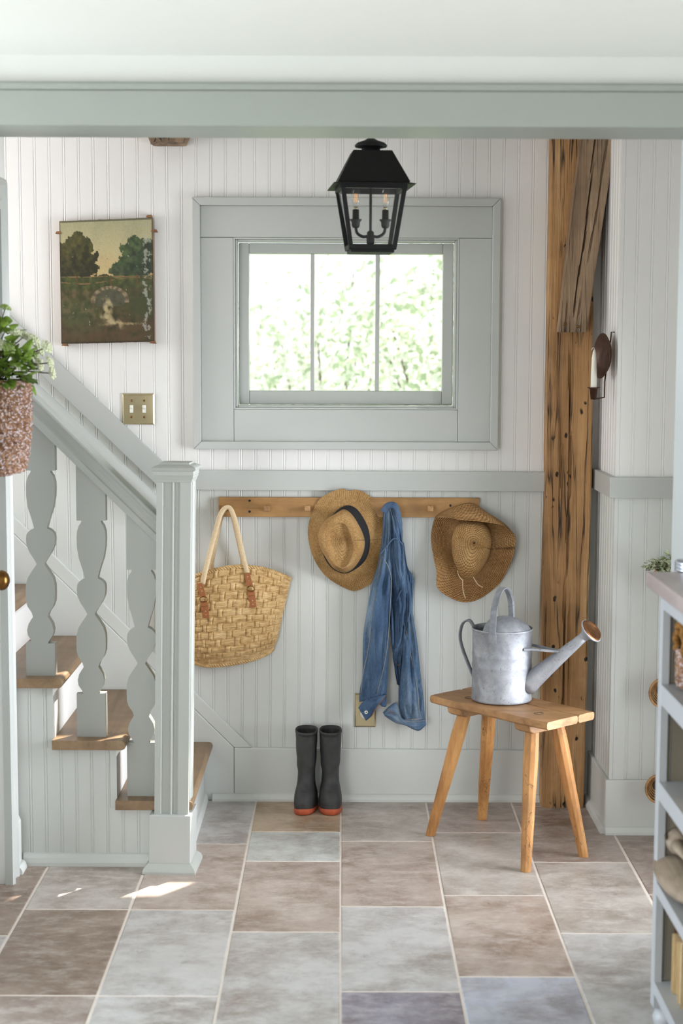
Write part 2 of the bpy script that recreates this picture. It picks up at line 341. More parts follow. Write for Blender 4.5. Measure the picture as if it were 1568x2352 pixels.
def mk_paint():
    t = NT('oil_painting', 0.38); a = t.n('ShaderNodeVertexColor', layer_name='Col'); n = t.noise(t.co(), 140, 4)
    t.color(t.mix(t.math('MULTIPLY', n, 0.35), a.outputs[0], hexc(70, 56, 34), 'MIX')).bump(n, 0.35, 0.002); return t.m
PAINTING = mk_paint()
def mk_foliage(name, c, tr):
    t = NT(name, 0.6); t.color(t.ramp(t.noise(t.co(), 6, 3), [(0.35, tuple(x*0.7 for x in c[:3])+(1,)), (0.65, c)]))
    d = t.n('ShaderNodeBsdfTranslucent'); d.inputs[0].default_value = tr; mx = t.n('ShaderNodeMixShader'); mx.inputs[0].default_value = 0.5
    t.l(t.b.outputs[0], mx.inputs[1]); t.l(d.outputs[0], mx.inputs[2]); t.l(mx.outputs[0], t.t.nodes['Material Output'].inputs[0]); return t.m
SHRUBLEAF = mk_foliage('shrub_leaf', hexc(176, 190, 168), hexc(196, 208, 182)); BLOSSOM = mk_foliage('shrub_blossom', hexc(240, 240, 240), hexc(240, 238, 240))
def mk_emit(name, c, s):
    t = NT(name); e = t.n('ShaderNodeEmission'); e.inputs[0].default_value = c; e.inputs[1].default_value = s
    t.l(e.outputs[0], t.t.nodes['Material Output'].inputs[0]); return t.m
FIL = mk_emit('glowing_filament', (1.0, 0.45, 0.10, 1), 1.1)
SHELFP = plain('grey_shelf_paint', hexc(172, 173, 174), 0.4, var=0.02, vs=3)
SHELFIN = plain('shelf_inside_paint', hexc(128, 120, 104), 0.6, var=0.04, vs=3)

# ================================================================== THE SETTING
YB, ZC = 5.53, 2.45           # face of the back wall boards, back-room ceiling
YH0, YH1 = 3.72, 3.93         # dividing wall with the wide cased opening
XL = -1.0
T1 = (-0.905, -0.602, -0.30, 0.0, 0.302, 0.604, 0.908, 1.21, 1.51)

# ---- floor: grout bed and every tile
fl = struct(MB().box(-4.9, 3.8, -3.4, 5.70, -0.08, -0.0016).build('floor', GROUT), 'pale grouted floor of large stone tiles', 'floor')
TW, TL, GR = 0.303, 0.609, 0.008
def tile_mesh(l):
    h = TW/2-GR/2; k = l/2-GR/2; b = 0.0025
    m = MB(); m.v = [(-h, -k, -.003), (h, -k, -.003), (h, k, -.003), (-h, k, -.003), (-h, -k, -b*.4), (h, -k, -b*.4), (h, k, -b*.4), (-h, k, -b*.4), (-h+b, -k+b, 0), (h-b, -k+b, 0), (h-b, k-b, 0), (-h+b, k-b, 0)]
    m.f = [(8, 9, 10, 11)]+[(i, (i+1) % 4, (i+1) % 4+4, i+4) for i in range(4)]+[(4+i, 4+(i+1) % 4, 8+(i+1) % 4, 8+i) for i in range(4)]
    return m.mesh('tile', TILE, (0, 0, 0), False)
TM = {}
BR, GY, LG, TP, OC, PL, PU, BL = (hexc(186, 169, 158), hexc(194, 185, 177), hexc(197, 193, 191), hexc(168, 153, 144), hexc(186, 164, 136), hexc(204, 206, 202), hexc(160, 153, 164), hexc(190, 192, 204)); DB = hexc(154, 134, 120)
cols = {  # column left edge index -> (a joint's Y, colours from the wall towards the camera, starting with the tile that ends at the first joint)
    -1.208: (4.205, [DB, DB, DB]), -0.905: (4.411, [GY, GY, DB, TP]), -0.602: (5.018, [LG, BR, LG, LG]), -0.30: (4.84, [None]),
    0.0: (5.051, [GY, BR, LG, PU]), 0.302: (5.148, [TP, GY, BR, BL]), 0.604: (4.845, [TP, TP, GY, LG]), 0.908: (4.55, [TP, TP, BR]), 1.21: (4.9, [GY, BR, LG])}
def put_tile(x, y1, y0, c):
    l = round(y1-y0, 3)
    if l < 0.02: return
    if l not in TM: TM[l] = tile_mesh(l)
    o = bpy.data.objects.new('tile', TM[l]); COL.objects.link(o); o.parent = fl; o.location = (x+TW/2, (y0+y1)/2, 0); o.color = c
for x, (j, cc) in cols.items():
    if cc[0] is None:
        ys = [5.55, 5.151, 4.843, 4.239, 3.630, 3.021, 2.41, 1.8]; cc = [OC, PL, BR, LG, GY, BR, LG]
    else:
        ys = [5.55]; y = j
        while y+TL < 5.53: y += TL
        if 5.53-y > 0.03: ys.append(y)
        else: ys = [5.55]
        while y > 1.9: y -= TL; ys.append(y)
    for i in range(len(ys)-1): put_tile(x, ys[i], ys[i+1], cc[i] if i < len(cc) else random.choice((BR, GY, LG, TP)))

# ---- bead boards
def bead(name, parent, mat, u0, wd, zb, zt, m):
    pr = [(0, 0), (wd-.0120, 0), (wd-.0105, .0016), (wd-.0090, .0016), (wd-.0080, .0006), (wd-.0060, -.0004), (wd-.0040, .0006), (wd-.0030, .0016), (wd-.0015, .0016), (wd, 0)]
    mb = MB(); n = len(pr)
    for fn in (zb, zt):
        for a, d in pr: mb.v.append(tuple(m(u0+a, d, fn(u0+a))))
        for a in (wd, 0): mb.v.append(tuple(m(u0+a, .012, fn(u0+a))))
    k = n+2
    for i in range(k): j = (i+1) % k; mb.f.append((i, j, k+j, k+i))
    mb.f.append(tuple(range(k))[::-1]); mb.f.append(tuple(range(k, 2*k)))
    return mb.build(name, mat, parent)
def c_(z): return lambda u: z
onB = lambda u, d, z: (u, YB+d, z)

# window opening measured on the back wall
WX0, WX1, WZ0, WZ1 = -0.374, 0.401, 1.389, 1.977
wb = MB()
for b in ((-2.7, WX0, 0, 3.2), (WX1, 2.0, 0, 3.2), (WX0, WX1, 0, WZ0), (WX0, WX1, WZ1, 3.2)): wb.box(b[0], b[1], YB+.012, YB+.16, b[2], b[3])
wall_back = struct(wb.build('wall_back', WHITE), 'back wall of white and sage bead boards around the small window', 'wall')
# line of the sloping chair rail over the stairs (upper and lower edges) and of the stair skirt
SA, SB = U(30, 732, YB-.02), U(379.5, 1066.7, YB-.02); LA = U(86, 853, YB-.02)
sl = (SB.z-SA.z)/(SB.x-SA.x)
ZR0, ZR1 = 1.108, 1.177       # level chair rail
top_line = lambda x: SA.z+sl*(x-SA.x); low_line = lambda x: LA.z+sl*(x-LA.x)
mid_line = lambda x: max((top_line(x)+low_line(x))/2, 1.14)
PX = 0.0502
x = -1.70
while x < 0.90:
    white_t = c_(3.0 if x < -1.2 else ZC)
    if x+PX > WX0-.06 and x < WX1+.06:
        bead('bead_board', wall_back, WHITE, x, PX, c_(2.05), c_(ZC), onB); bead('bead_board', wall_back, WHITE, x, PX, c_(1.14), c_(1.30), onB)
    else: bead('bead_board', wall_back, WHITE, x, PX, mid_line, white_t, onB)
    bead('bead_board', wall_back, SAGE, x, PX, c_(0.0), mid_line, onB)
    x += PX
# sloping and level chair rails
def slab(parent, name, mat, pts, y0, y1, bevel=0.002):
    return MB().prism(pts, lambda a, b, k: (a, y0 if k == 0 else y1, b)).build(name, mat, parent, bevel=bevel)
xk = SA.x+(ZR1-SA.z)/sl; xk2 = LA.x+(ZR0-LA.z)/sl
trim = thing('trim_1', (0, YB, 1.14), 'sage chair rail on the back wall, level then climbing with the stairs', 'trim', kind='structure')
slab(trim, 'sloping_rail', SAGE_D, [(-1.7, top_line(-1.7)), (xk, ZR1), (xk2, ZR0), (-1.7, low_line(-1.7))], YB-.022, YB+.002)
slab(trim, 'level_rail', SAGE_D, [(xk+.0008, ZR1), (0.708, ZR1-.002), (0.708, ZR0-.002), (xk2+.0008, ZR0)], YB-.022, YB+.002)
# stair skirt on the back wall
K0, K1 = U(33.5, 1227.7, YB-.01), U(456, 1638, YB-.01); ks = (K1.z-K0.z)/(K1.x-K0.x)
k_lo = lambda x: K0.z+ks*(x-K0.x); J0 = U(33.5, 1188, YB-.01); k_hi = lambda x: J0.z+ks*(x-J0.x)
BBT = 0.190
skirt = thing('trim_2', (-0.8, YB, 0), 'sage skirt boards climbing the back wall beside the stairs', 'trim', kind='structure')
xe_hi = J0.x+(BBT-J0.z)/ks; xe_lo = K0.x+(BBT-K0.z)/ks
slab(skirt, 'upper_skirt', SAGE, [(-1.7, k_hi(-1.7)), (xe_hi, BBT), (xe_lo, BBT), (-1.7, k_lo(-1.7))], YB-.010, YB+.002, 0.003)
slab(skirt, 'lower_skirt', SAGE, [(-1.7, k_lo(-1.7)), (xe_lo-.001, BBT+.0005), (xe_lo-.001, 0.0), (-1.7, 0.0)], YB-.014, YB+.002, 0.003)
bb = thing('baseboard_back', (0.1, YB, 0), 'tall sage baseboard along the back wall under the coats', 'baseboard', kind='structure')
slab(bb, 'board', SAGE, [(xe_lo, 0), (0.712, 0), (0.712, BBT-.006), (xe_lo, BBT)], YB-.014, YB+.002, 0.003)
def shoe(parent, m, name='shoe_moulding', h=.026, d=.016):
    pr = [(0, 0), (d, 0), (d, h*.3), (d*.8, h*.65), (d*.45, h*.92), (0, h)]
    return MB().prism(pr, m).build(name, SAGE, parent)
shoe(bb, lambda a, b, k: ((-0.455, 0.712)[k], YB-.014-a, b))

# ---- left wall with its door casing
XD0, XD1 = 4.64, 4.70
wl = MB(); wl.box(-1.12, XL, YH1, 3.78, 0, 3.0); wl.box(-1.12, XL, 4.62, 4.775, 0, 3.0); wl.box(-1.12, XL, 3.78, 4.62, 2.02, 3.0)
wall_left = struct(wl.build('wall_left', WHITE), 'white left wall with the sage-cased door in front of the stairs', 'wall')
bl = thing('baseboard_left', (XL, 4.74, 0), 'short sage baseboard with rounded top beside the door casing', 'baseboard', kind='structure')
MB().prism([(0, 0), (.016, 0), (.016, .150), (.011, .163), (.004, .168), (0, .168)], lambda a, b, k: (XL+a, (4.705, 4.775)[k], b)).build('board', SAGE, bl)
shoe(bl, lambda a, b, k: (XL+.016+a, (4.705, 4.775)[k], b))
door = thing('door_1', (XL, 4.2, 0), 'grey door in a moulded sage casing on the left wall', 'door', kind='structure')
def casing_prof(m, name):
    pr = [(0, 0), (0, .020), (.012, .026), (.020, .020), (.030, .017), (.060, .017), (.066, .024), (.080, .028), (.092, .022), (.092, 0)]
    MB().prism(pr, m).build(name, SAGE_D, door)
casing_prof(lambda a, b, k: (XL+b, 4.705-a, (0, 2.085-a)[k]), 'casing_side')
casing_prof(lambda a, b, k: (XL+b, (4.705-a, 3.77+a)[k], 2.085-a), 'casing_head')
casing_prof(lambda a, b, k: (XL+b, 3.77+a, (0, 2.085-a)[k]), 'casing_side')
dl = MB().box(-1.075, -1.035, 3.80, 4.615, .01, 2.01).build('door_leaf', SAGE_D, door, bevel=.003)
for z0, z1 in ((.16, .80), (.98, 1.86)):
    for y0, y1 in ((3.90, 4.17), (4.25, 4.50)): MB().box(-1.036, -1.028, y0, y1, z0, z1).build('panel', SAGE_D, door, bevel=.006)
kn = U(15, 1333, 4.47)
kb = MB(); M = Matrix.Translation((-1.035, 4.47, kn.z)) @ Matrix.Rotation(PI/2, 4, 'Y')
kb.lathe([(0.0, 0), (.030, 0), (.030, .003), (.016, .008), (.010, .014), (.009, .045), (.012, .050), (.020, .052), (.026, .060), (.029, .068), (.0295, .071), (.029, .074), (.026, .082), (.018, .089), (.008, .093), (.0, .094)], M, 28)
kb.build('door_knob', DARKBRASS, door, smooth=True)['label'] = 'ribbed dark brass knob'

# ---- bump-out wall at the right of the post
BXL, BY = 0.889, 5.15
bo = struct(MB().box(BXL+.012, 3.8, BY+.012, 5.6, 0, ZC).build('wall_right', WHITE), 'boxed-out bead board wall right of the timber post', 'wall')
onF = lambda u, d, z: (u, BY+d, z); onS = lambda u, d, z: (BXL+d, u, z)
x = BXL+.0125
while x < 1.50:
    bead('bead_board', bo, WHITE, x, PX*.98, c_(1.15), c_(ZC), onF); bead('bead_board', bo, SAGE, x, PX*.98, c_(0), c_(1.15), onF); x += PX*.98
for i in range(8):
    u = BY+i*.0475; bead('bead_board', bo, WHITE, u, .0475, c_(1.15), c_(ZC), onS); bead('bead_board', bo, SAGE, u, .0475, c_(0), c_(1.15), onS)
t3 = thing('trim_3', (BXL, BY, 1.15), 'sage chair rail wrapped around the boxed-out wall corner', 'trim', kind='structure')
slab(t3, 'rail', SAGE_D, [(BXL-.020, 1.120), (1.50, 1.120), (1.50, 1.188), (BXL-.020, 1.188)], BY-.020, BY+.001)
MB().box(BXL-.020, BXL+.001, BY+.0015, YB, 1.120, 1.188).build('rail_return', SAGE_D, t3, bevel=.002)
b3 = thing('baseboard_right', (BXL, BY, 0), 'sage baseboard around the boxed-out wall corner', 'baseboard', kind='structure')
slab(b3, 'board', SAGE, [(BXL-.012, 0), (1.50, 0), (1.50, .182), (BXL-.012, .182)], BY-.012, BY+.001, .003)
MB().box(BXL-.012, BXL+.001, BY+.0015, YB, 0, .182).build('board_return', SAGE, b3, bevel=.003)
shoe(b3, lambda a, b, k: ((BXL-.012, 1.50)[k], BY-.012-a, b)); shoe(b3, lambda a, b, k: (BXL-.012-a, (BY-.012, YB)[k], b))

# ---- dividing wall, header and jambs
XJ = 0.822
ZH = 2.107
dv = MB(); dv.box(-4.9, XL, YH0+.02, YH1-.0005, 0, ZC); dv.box(XJ+.02, 3.8, YH0+.02, YH1-.02, 0, ZC); dv.box(XL, XJ+.02, YH0+.02, YH1-.02, ZH+.02, ZC)
wall_front = struct(dv.build('wall_front', CREAM), 'cream wall over the wide cased opening', 'wall')
hd = thing('trim_4', (0, YH0, ZH), 'grey-green casing board across the top of the wide opening', 'trim', kind='structure')
MB().box(XL-.10, 1.1, YH0, YH0+.021, ZH, 2.188).build('header_board', HEADP, hd, bevel=.003)
MB().prism([(0, 0), (.008, 0), (.012, .006), (.012, .012), (.006, .017), (0, .017)], lambda a, b, k: ((XL-.10, 1.1)[k], YH0+.004-a, 2.188+b)).build('header_cap', HEADP, hd)
MB().box(XL, XJ+.02, YH0+.0215, YH1, ZH, ZH+.021).build('header_soffit', HEADP, hd, bevel=.002)
MB().box(XL, 1.1, YH1-.0205, YH1+.001, ZH+.0215, 2.2).build('header_back', HEADP, hd)
jb = thing('trim_5', (XJ, YH1, 0), 'grey casing lining the right side of the wide opening', 'trim', kind='structure')
MB().box(XJ, XJ+.021, YH0, YH1+.001, 0, ZH-.001).build('jamb', SAGE_D, jb, bevel=.002)
MB().box(XJ+.0215, XJ+.11, YH0, YH0+.021, 0, ZH-.001).build('jamb_casing', HEADP, jb, bevel=.002)

# ---- ceilings and the rest of the shell (outside the frame, openings left for the daylight)
struct(MB().box(-4.9, 2.0, -3.4, YH0+.02, 2.268, 2.36).build('ceiling', CEILW), 'low cream plaster ceiling in front of the opening', 'ceiling')
struct(MB().box(-1.25, 3.8, YH1-.02, 5.56, ZC, ZC+.08).build('ceiling_back', WHITE), 'white ceiling of the entry behind the opening', 'ceiling')
struct(MB().box(-2.7, -1.25, 3.9, 5.66, 3.1, 3.2).build('ceiling_stair', WHITE), 'white ceiling high above the stairs', 'ceiling')
struct(MB().box(-2.7, -2.6, YH1-.02, 5.66, 0, 3.2).build('wall_stair', WHITE), 'white wall at the top of the stairs', 'wall')
struct(MB().box(-2.6, -1.12, 4.66, 4.77, 0, 3.2).build('wall_stair_front', WHITE), 'white wall enclosing the stair flight', 'wall')
struct(MB().box(1.50, 1.60, YH1-.02, 4.13, 0, ZC).box(1.50, 1.60, 4.71, 5.66, 0, ZC).box(1.50, 1.60, 4.13, 4.71, 1.75, ZC).box(1.50, 1.60, 4.13, 4.71, 0, .18).build('wall_entry', WHITE), 'white side wall around the entry window', 'wall')
fw = MB(); fw.box(-4.9, -4.8, -3.3, -2.8, 0, 2.3); fw.box(-4.9, -4.8, -.4, 1.9, 0, 2.3); fw.box(-4.9, -4.8, 3.3, 3.8, 0, 2.3); fw.box(-4.9, -4.8, 1.9, 3.3, 0, .4); fw.box(-4.9, -4.8, 1.9, 3.3, 1.7, 2.3); fw.box(-4.9, -4.8, -2.8, -.4, 0, .5); fw.box(-4.9, -4.8, -2.8, -.4, 2.1, 2.3)
struct(fw.build('wall_room_left', CREAM), 'cream left wall of the front room with its window', 'wall')
struct(MB().box(1.30, 1.40, -3.3, YH0+.02, 0, 2.3).build('wall_room_right', CREAM), 'cream right wall of the front room behind the shelves', 'wall')
struct(MB().box(-4.9, 1.4, -3.4, -3.3, 0, 2.3).build('wall_room_rear', CREAM), 'cream rear wall of the front room', 'wall')

# ---- window in the back wall
win = thing('window_1', (0.013, YB, WZ0), 'small three-pane window in a wide sage picture-frame casing', 'window', kind='structure')
X0, X1, Z0, Z1 = -0.514, 0.541, 1.250, 2.112; B = .028
fy0, fy1 = YB-.034, YB+.001
for nm, pts in (('frame_moulding', [(X0, Z1), (X1, Z1), (X1-B, Z1-B), (X0+B, Z1-B)]), ('frame_moulding', [(X0, Z0), (X1, Z0), (X1-B, Z0+B), (X0+B, Z0+B)]),
                ('frame_moulding', [(X0, Z0), (X0, Z1), (X0+B, Z1-B), (X0+B, Z0+B)]), ('frame_moulding', [(X1, Z0), (X1, Z1), (X1-B, Z1-B), (X1-B, Z0+B)])):
    slab(win, nm, SAGE_D, pts, fy0, fy1, .003)
cy = YB-.018
slab(win, 'casing_board', SAGE_D, [(X0+B, WZ1+.0006), (X1-B, WZ1+.0006), (X1-B, Z1-B), (X0+B, Z1-B)], cy, YB+.003, .0015)
slab(win, 'casing_board', SAGE_D, [(X0+B, Z0+B), (WX0-.0006, Z0+B), (WX0-.0006, WZ1-.0006), (X0+B, WZ1-.0006)], cy, YB+.003, .0015)
slab(win, 'casing_board', SAGE_D, [(WX1+.0006, Z0+B), (X1-B, Z0+B), (X1-B, WZ1-.0006), (WX1+.0006, WZ1-.0006)], cy, YB+.003, .0015)
slab(win, 'casing_board', SAGE_D, [(WX0+.0006, Z0+B), (WX1-.0006, Z0+B), (WX1-.0006, WZ0-.0006), (WX0+.0006, WZ0-.0006)], cy, YB+.003, .0015)
def frame(name, x0, x1, z0, z1, wd, y0, y1, mat, bev=.0015, bottom=None):
    wb_ = bottom or wd
    for a in ((x0, x0+wd, z0, z1), (x1-wd, x1, z0, z1), (x0+wd, x1-wd, z1-wd, z1), (x0+wd, x1-wd, z0, z0+wb_)):
        MB().box(a[0], a[1], y0, y1, a[2], a[3]).build(name, mat, win, bevel=bev)
frame('reveal', WX0, WX1, WZ0, WZ1, .006, cy, YB+.14, SAGE_D)
frame('stop_bead', WX0+.006, WX1-.006, WZ0+.006, WZ1-.006, .008, YB-.010, YB+.045, SAGE_D, .003)
sx0, sx1, sz0, sz1 = -0.3595, 0.3865, 1.4035, 1.9625
gx0, gx1, gz0, gz1 = -0.324, 0.349, 1.452, 1.926; sy0, sy1 = YB+.046, YB+.085
for a in ((sx0, gx0, sz0, sz1), (gx1, sx1, sz0, sz1), (gx0, gx1, gz1, sz1), (gx0, gx1, sz0, gz0)): MB().box(a[0], a[1], sy0, sy1, a[2], a[3]).build('sash', SAGE_D, win, bevel=.003)
gl_x = [gx0, -0.109, -0.098, 0.1155, 0.1315, gx1]
for a, b in ((-0.110, -0.097), (0.1155, 0.1300)): MB().box(a, b, sy0+.004, sy1-.004, gz0, gz1).build('muntin', SAGE_D, win, bevel=.002)
for a, b in ((gx0, -.110), (-.097, .1155), (.1300, gx1)):
    MB().box(a, b, sy0+.020, sy0+.023, gz0, gz1).build('pane', GLASS, win)

# ================================================================== STAIRS
YS, YN = 4.80, 4.77            # skirt face, near end of the treads
st = thing('staircase', (-0.8, 5.1, 0), 'steep oak-treaded stairs with white risers climbing to the left behind the newel', 'stairs')
tz = [0.213, 0.401, 0.592, 0.776, 0.962, 1.148]
nose = []; 
def Xat(px, py, Y): return U(px, py, Y).x
nose = [-0.452, Xat(289, 1712, YN), Xat(143, 1572, YN)]
nose += [nose[2]-.196*i for i in (1, 2, 3)]
ris = [n-.033 for n in nose]
for i in range(6):
    xn = nose[i]; xb = ris[i+1]-.002 if i < 5 else xn-.24; z1 = tz[i]; z0 = z1-.029
    ye = 5.512
    if i == 0: pass
    pr = [(xb, z0), (xn-.012, z0), (xn-.004, z0+.004), (xn, z0+.0145), (xn-.004, z1-.004), (xn-.012, z1), (xb, z1)]
    o = MB().prism(pr, lambda a, b, k: (a, (YN if xb > -1.05 else 4.776, ye)[k], b)).build('tread', TREAD, st, bevel=.0015)
    zb = tz[i-1] if i else 0.0
    MB().box(ris[i]-.018, ris[i], YS+.004, ye, zb, z0-.0005).build('riser', WHITE if i else SAGE, st)
    cv = [(ris[i]+.0002, z0-.0007), (ris[i]+.018, z0-.0007), (ris[i]+.012, z0-.008), (ris[i]+.005, z0-.016), (ris[i]+.0002, z0-.028)]
    if i: MB().prism(cv, lambda a, b, k: (a, (YS-.012, ye)[k], b)).build('cove_moulding', WHITE, st)
shoe(st, lambda a, b, k: (ris[0]+a, (4.86, 5.515)[k], b))
# closed outer face of the flight: separate bead boards under each tread
x = -1.0; k = 0
BW = .0478
def step_top(xx):
    for i in range(5, -1, -1):
        if xx <= ris[i]: return tz[i]-.030
    return 0.03
while x < ris[0]-.02:
    x1 = min(x+BW, ris[0]-.001)
    ti = step_top(x+.004); tj = step_top(x1-.004)
    cut = next((r for r in ris if x+.004 < r < x1-.004), None)
    if cut is None or abs(ti-tj) < .01:
        bead('bead_board', st, SAGE, x, x1-x, c_(0.0), c_(min(ti, tj) if cut is None else tj), lambda u, d, z: (u, YS+d, z))
    else:
        bead('bead_board', st, SAGE, x, x1-x, c_(0.0), c_(tj), lambda u, d, z: (u, YS+d, z))
        MB().box(x+.0005, cut, YS+.001, YS+.012, tj, ti).build('filler_strip', SAGE, st)
    x = x1
shoe(st, lambda a, b, k: ((-.982, -.585)[k], YS-a, b), h=.040)
# banister
bn = thing('stair_banister', (-0.5, 4.8, 0), 'sage stair banister with square fluted newel and three flat sawn balusters', 'banister')
NX, NY = -0.4995, 4.790; NW = .052
rot = Matrix.Translation((NX, NY, 0)) @ Matrix.Rotation(math.radians(-3.0), 4, 'Z')
lean = lambda z: -(1.2-z)*.0145
def NR(a, b, z): q = rot @ Vector((a, b, z)); return (q.x+lean(z), q.y, z)
half = [(-NW, 0), (-NW+.0185, 0), (-NW+.022, .006), (-NW+.044, .006), (-NW+.046, .001), (-NW+.050, -.0005), (-NW+.054, .001), (-NW+.056, .006), (-NW+.064, .006), (-NW+.072, 0), (NW, 0)]
sec = []
for q in range(4):
    for a, d in half[:-1]:
        v = Matrix.Rotation(q*PI/2, 2) @ Vector((a, -NW+d)); sec.append((v.x, v.y))
MB().prism(sec, lambda a, b, k: NR(a, b, (.176, 1.199)[k])).build('newel_shaft', SAGE_SHADED, bn)
MB().prism([(-.0665, -.0665), (.0615, -.0665), (.0615, .0665), (-.0665, .0665)], lambda a, b, k: NR(a, b, (0.0, .181)[k])).build('newel_plinth', SAGE_D, bn, bevel=.002)
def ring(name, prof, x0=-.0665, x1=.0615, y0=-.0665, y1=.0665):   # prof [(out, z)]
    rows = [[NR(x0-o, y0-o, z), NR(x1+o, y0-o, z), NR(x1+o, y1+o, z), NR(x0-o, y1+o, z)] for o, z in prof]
    MB().grid(rows, cu=True, cap0=True, cap1=True).build(name, SAGE_SHADED, bn)
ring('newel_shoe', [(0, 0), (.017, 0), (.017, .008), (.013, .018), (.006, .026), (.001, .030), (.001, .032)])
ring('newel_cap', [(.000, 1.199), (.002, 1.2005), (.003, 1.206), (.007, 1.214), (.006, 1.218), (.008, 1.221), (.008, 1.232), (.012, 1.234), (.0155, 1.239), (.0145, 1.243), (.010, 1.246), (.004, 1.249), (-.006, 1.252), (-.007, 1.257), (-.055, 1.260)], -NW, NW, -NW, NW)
# hand rail, a swept moulded section
HA, HB = U(64, 898, 4.795), U(363, 1188, 4.795); hs = (HB.z-HA.z)/(HB.x-HA.x)
hz = lambda x: HA.z+hs*(x-HA.x)
xr = NX-NW-.001
sect = [(-.033, -.001), (-.022, .006), (0, .010), (.022, .006), (.033, -.001), (.034, -.010), (.026, -.020), (.022, -.034), (.022, -.050), (.026, -.062), (.026, -.088), (-.026, -.088), (-.026, -.062), (-.023, -.058), (-.022, -.040), (-.026, -.020), (-.034, -.010)]
MB().prism(sect, lambda a, b, k: ((-1.35, xr)[k], 4.832+a, hz((-1.35, xr)[k])+b)).build('handrail', SAGE_SHADED, bn, bevel=.0015)
# balusters
bal = [(0, 22), (4, 22.5), (12, 28), (25, 32), (40, 32.8), (60, 32), (85, 28), (110, 20), (131, 14.5), (132, 15.5), (135, 22), (140, 28), (146, 31.5), (156, 32.6), (172, 31), (188, 24), (203, 14), (213, 8.6), (215, 9), (228, 18), (245, 28.5), (262, 33), (280, 33.4), (298, 33), (312, 29), (325, 20), (335, 16.8), (336, 17), (342, 21), (352, 27), (366, 30.2), (378, 28.5), (390, 20.5), (397, 17)]
PXM = None
for cpx, topy, boty, ti in ((92.5, 1081, 1561, 2), (209, 1196, 1702, 1), (324.5, 1309, 1838, 0)):
    yb = 4.824; p0 = U(cpx, topy, yb); p1 = U(cpx, topy+397, yb); mpp = (p0.z-p1.z)/397; cx = p0.x; lx = p1.x-p0.x
    zbot = tz[ti]
    R = []; Lf = []
    ztop = lambda xx: hz(xx)-.080
    hw = 33*mpp
    Z = lambda d: p0.z-d*mpp
    R.append((cx+hw, ztop(cx+hw))); Lf.append((cx-hw, ztop(cx-hw))); R.append((cx+hw, Z(0))); Lf.append((cx-hw, Z(0)))
    for d, h in bal: R.append((cx+lx*d/397+h*mpp, Z(d))); Lf.append((cx+lx*d/397-h*mpp, Z(d)))
    R.append((cx+lx+hw, Z(397))); Lf.append((cx+lx-hw, Z(397))); R.append((cx+lx+hw, zbot)); Lf.append((cx+lx-hw, zbot))
    # strips between matching left/right points keep the concave outline clean
    mb = MB(); n = len(R)
    for y in (yb, yb+.036):
        for i in range(n): mb.v += [(Lf[i][0], y, Lf[i][1]), (R[i][0], y, R[i][1])]
    o2 = 2*n
    for i in range(n-1):
        a, b, c, d = 2*i, 2*i+1, 2*i+3, 2*i+2
        mb.f += [(a, d, c, b), (o2+a, o2+b, o2+c, o2+d), (b, c, o2+c, o2+b), (a, o2+a, o2+d, d)]
    mb.f += [(0, 1, o2+1, o2), (2*n-2, o2+2*n-2, o2+2*n-1, 2*n-1)]
    mb.build('baluster', SAGE_SHADED, bn)
# round rail on the wall with its bracket
wr = thing('wall_handrail', (-0.8, 5.47, 1.3), 'round sage handrail fixed to the back wall above the stairs', 'handrail')
RA, RB = U(64, 880, 5.46), U(366, 1163, 5.46); rd = RB-RA
MB().tube([RA-rd*.9, RA, RB, RB+rd*.06], .0235, 20).build('rail', SAGE_D, wr, smooth=True)
bk = U(198, 1008, 5.46); MB().tube([(bk.x, YB-.003, bk.z-.055), (bk.x, YB-.03, bk.z-.055), (bk.x, 5.462, bk.z-.03), (bk.x, 5.46, bk.z-.02)], .007, 8).lathe([(0, 0), (.024, 0), (.022, .006), (0, .007)], Matrix.Translation((bk.x, YB-.001, bk.z-.055)) @ Matrix.Rotation(PI/2, 4, 'X'), 16).build('bracket', DARKBRASS, wr, smooth=True)['label'] = 'small dark brass bracket'

# ================================================================== OLD TIMBERS
def rough_beam(name, mat, rings, seed, amp, label, at, cat='post', nu=10, nv=60, parent=None, crack=()):
    # rings: list of 4-corner loops from bottom to top, resampled and roughened
    P = [[Vector(c) for c in r] for r in rings]; rows = []
    for i in range(nv+1):
        t = i/nv*(len(P)-1); k = min(int(t), len(P)-2); f = t-k; cs = [a.lerp(b, f) for a, b in zip(P[k], P[k+1])]; row = []
        cen = sum(cs, Vector())/4
        for e in range(4):
            for j in range(nu):
                p = cs[e].lerp(cs[(e+1) % 4], j/nu); g = p*14+Vector((seed, 0, 0)); g.z *= .35
                d = (p-cen); d.z = 0; d.normalize()
                cr = 1.0 if j else 0.4
                q = p+d*(noise.noise(g)*amp+noise.noise(g*4)*amp*.35)
                for cf, c0_, c1_, cd_ in crack:
                    fz = i/nv
                    if e == 0 and c0_ < fz < c1_ and abs(j/nu-cf-.05*noise.noise(Vector((fz*7, cf*20, seed)))) < .75/nu: q = q+Vector((0, cd_*min(1, (fz-c0_)*12, (c1_-fz)*12), 0))
                if j == 0: q -= d*(.004+.004*abs(noise.noise(Vector((p.z*9, seed, e)))))
                row.append(q)
        rows.append(row)
    o = MB().grid(rows, cu=True, cap0=True, cap1=True).build(name, mat, parent, at=None if parent else at)
    if not parent: tag(o, label, cat)
    return o
py0, py1 = 5.438, 5.526
def loop(x0, x1, y0, y1, z): return [(x0, y0, z), (x1, y0, z), (x1, y1, z), (x0, y1, z)]
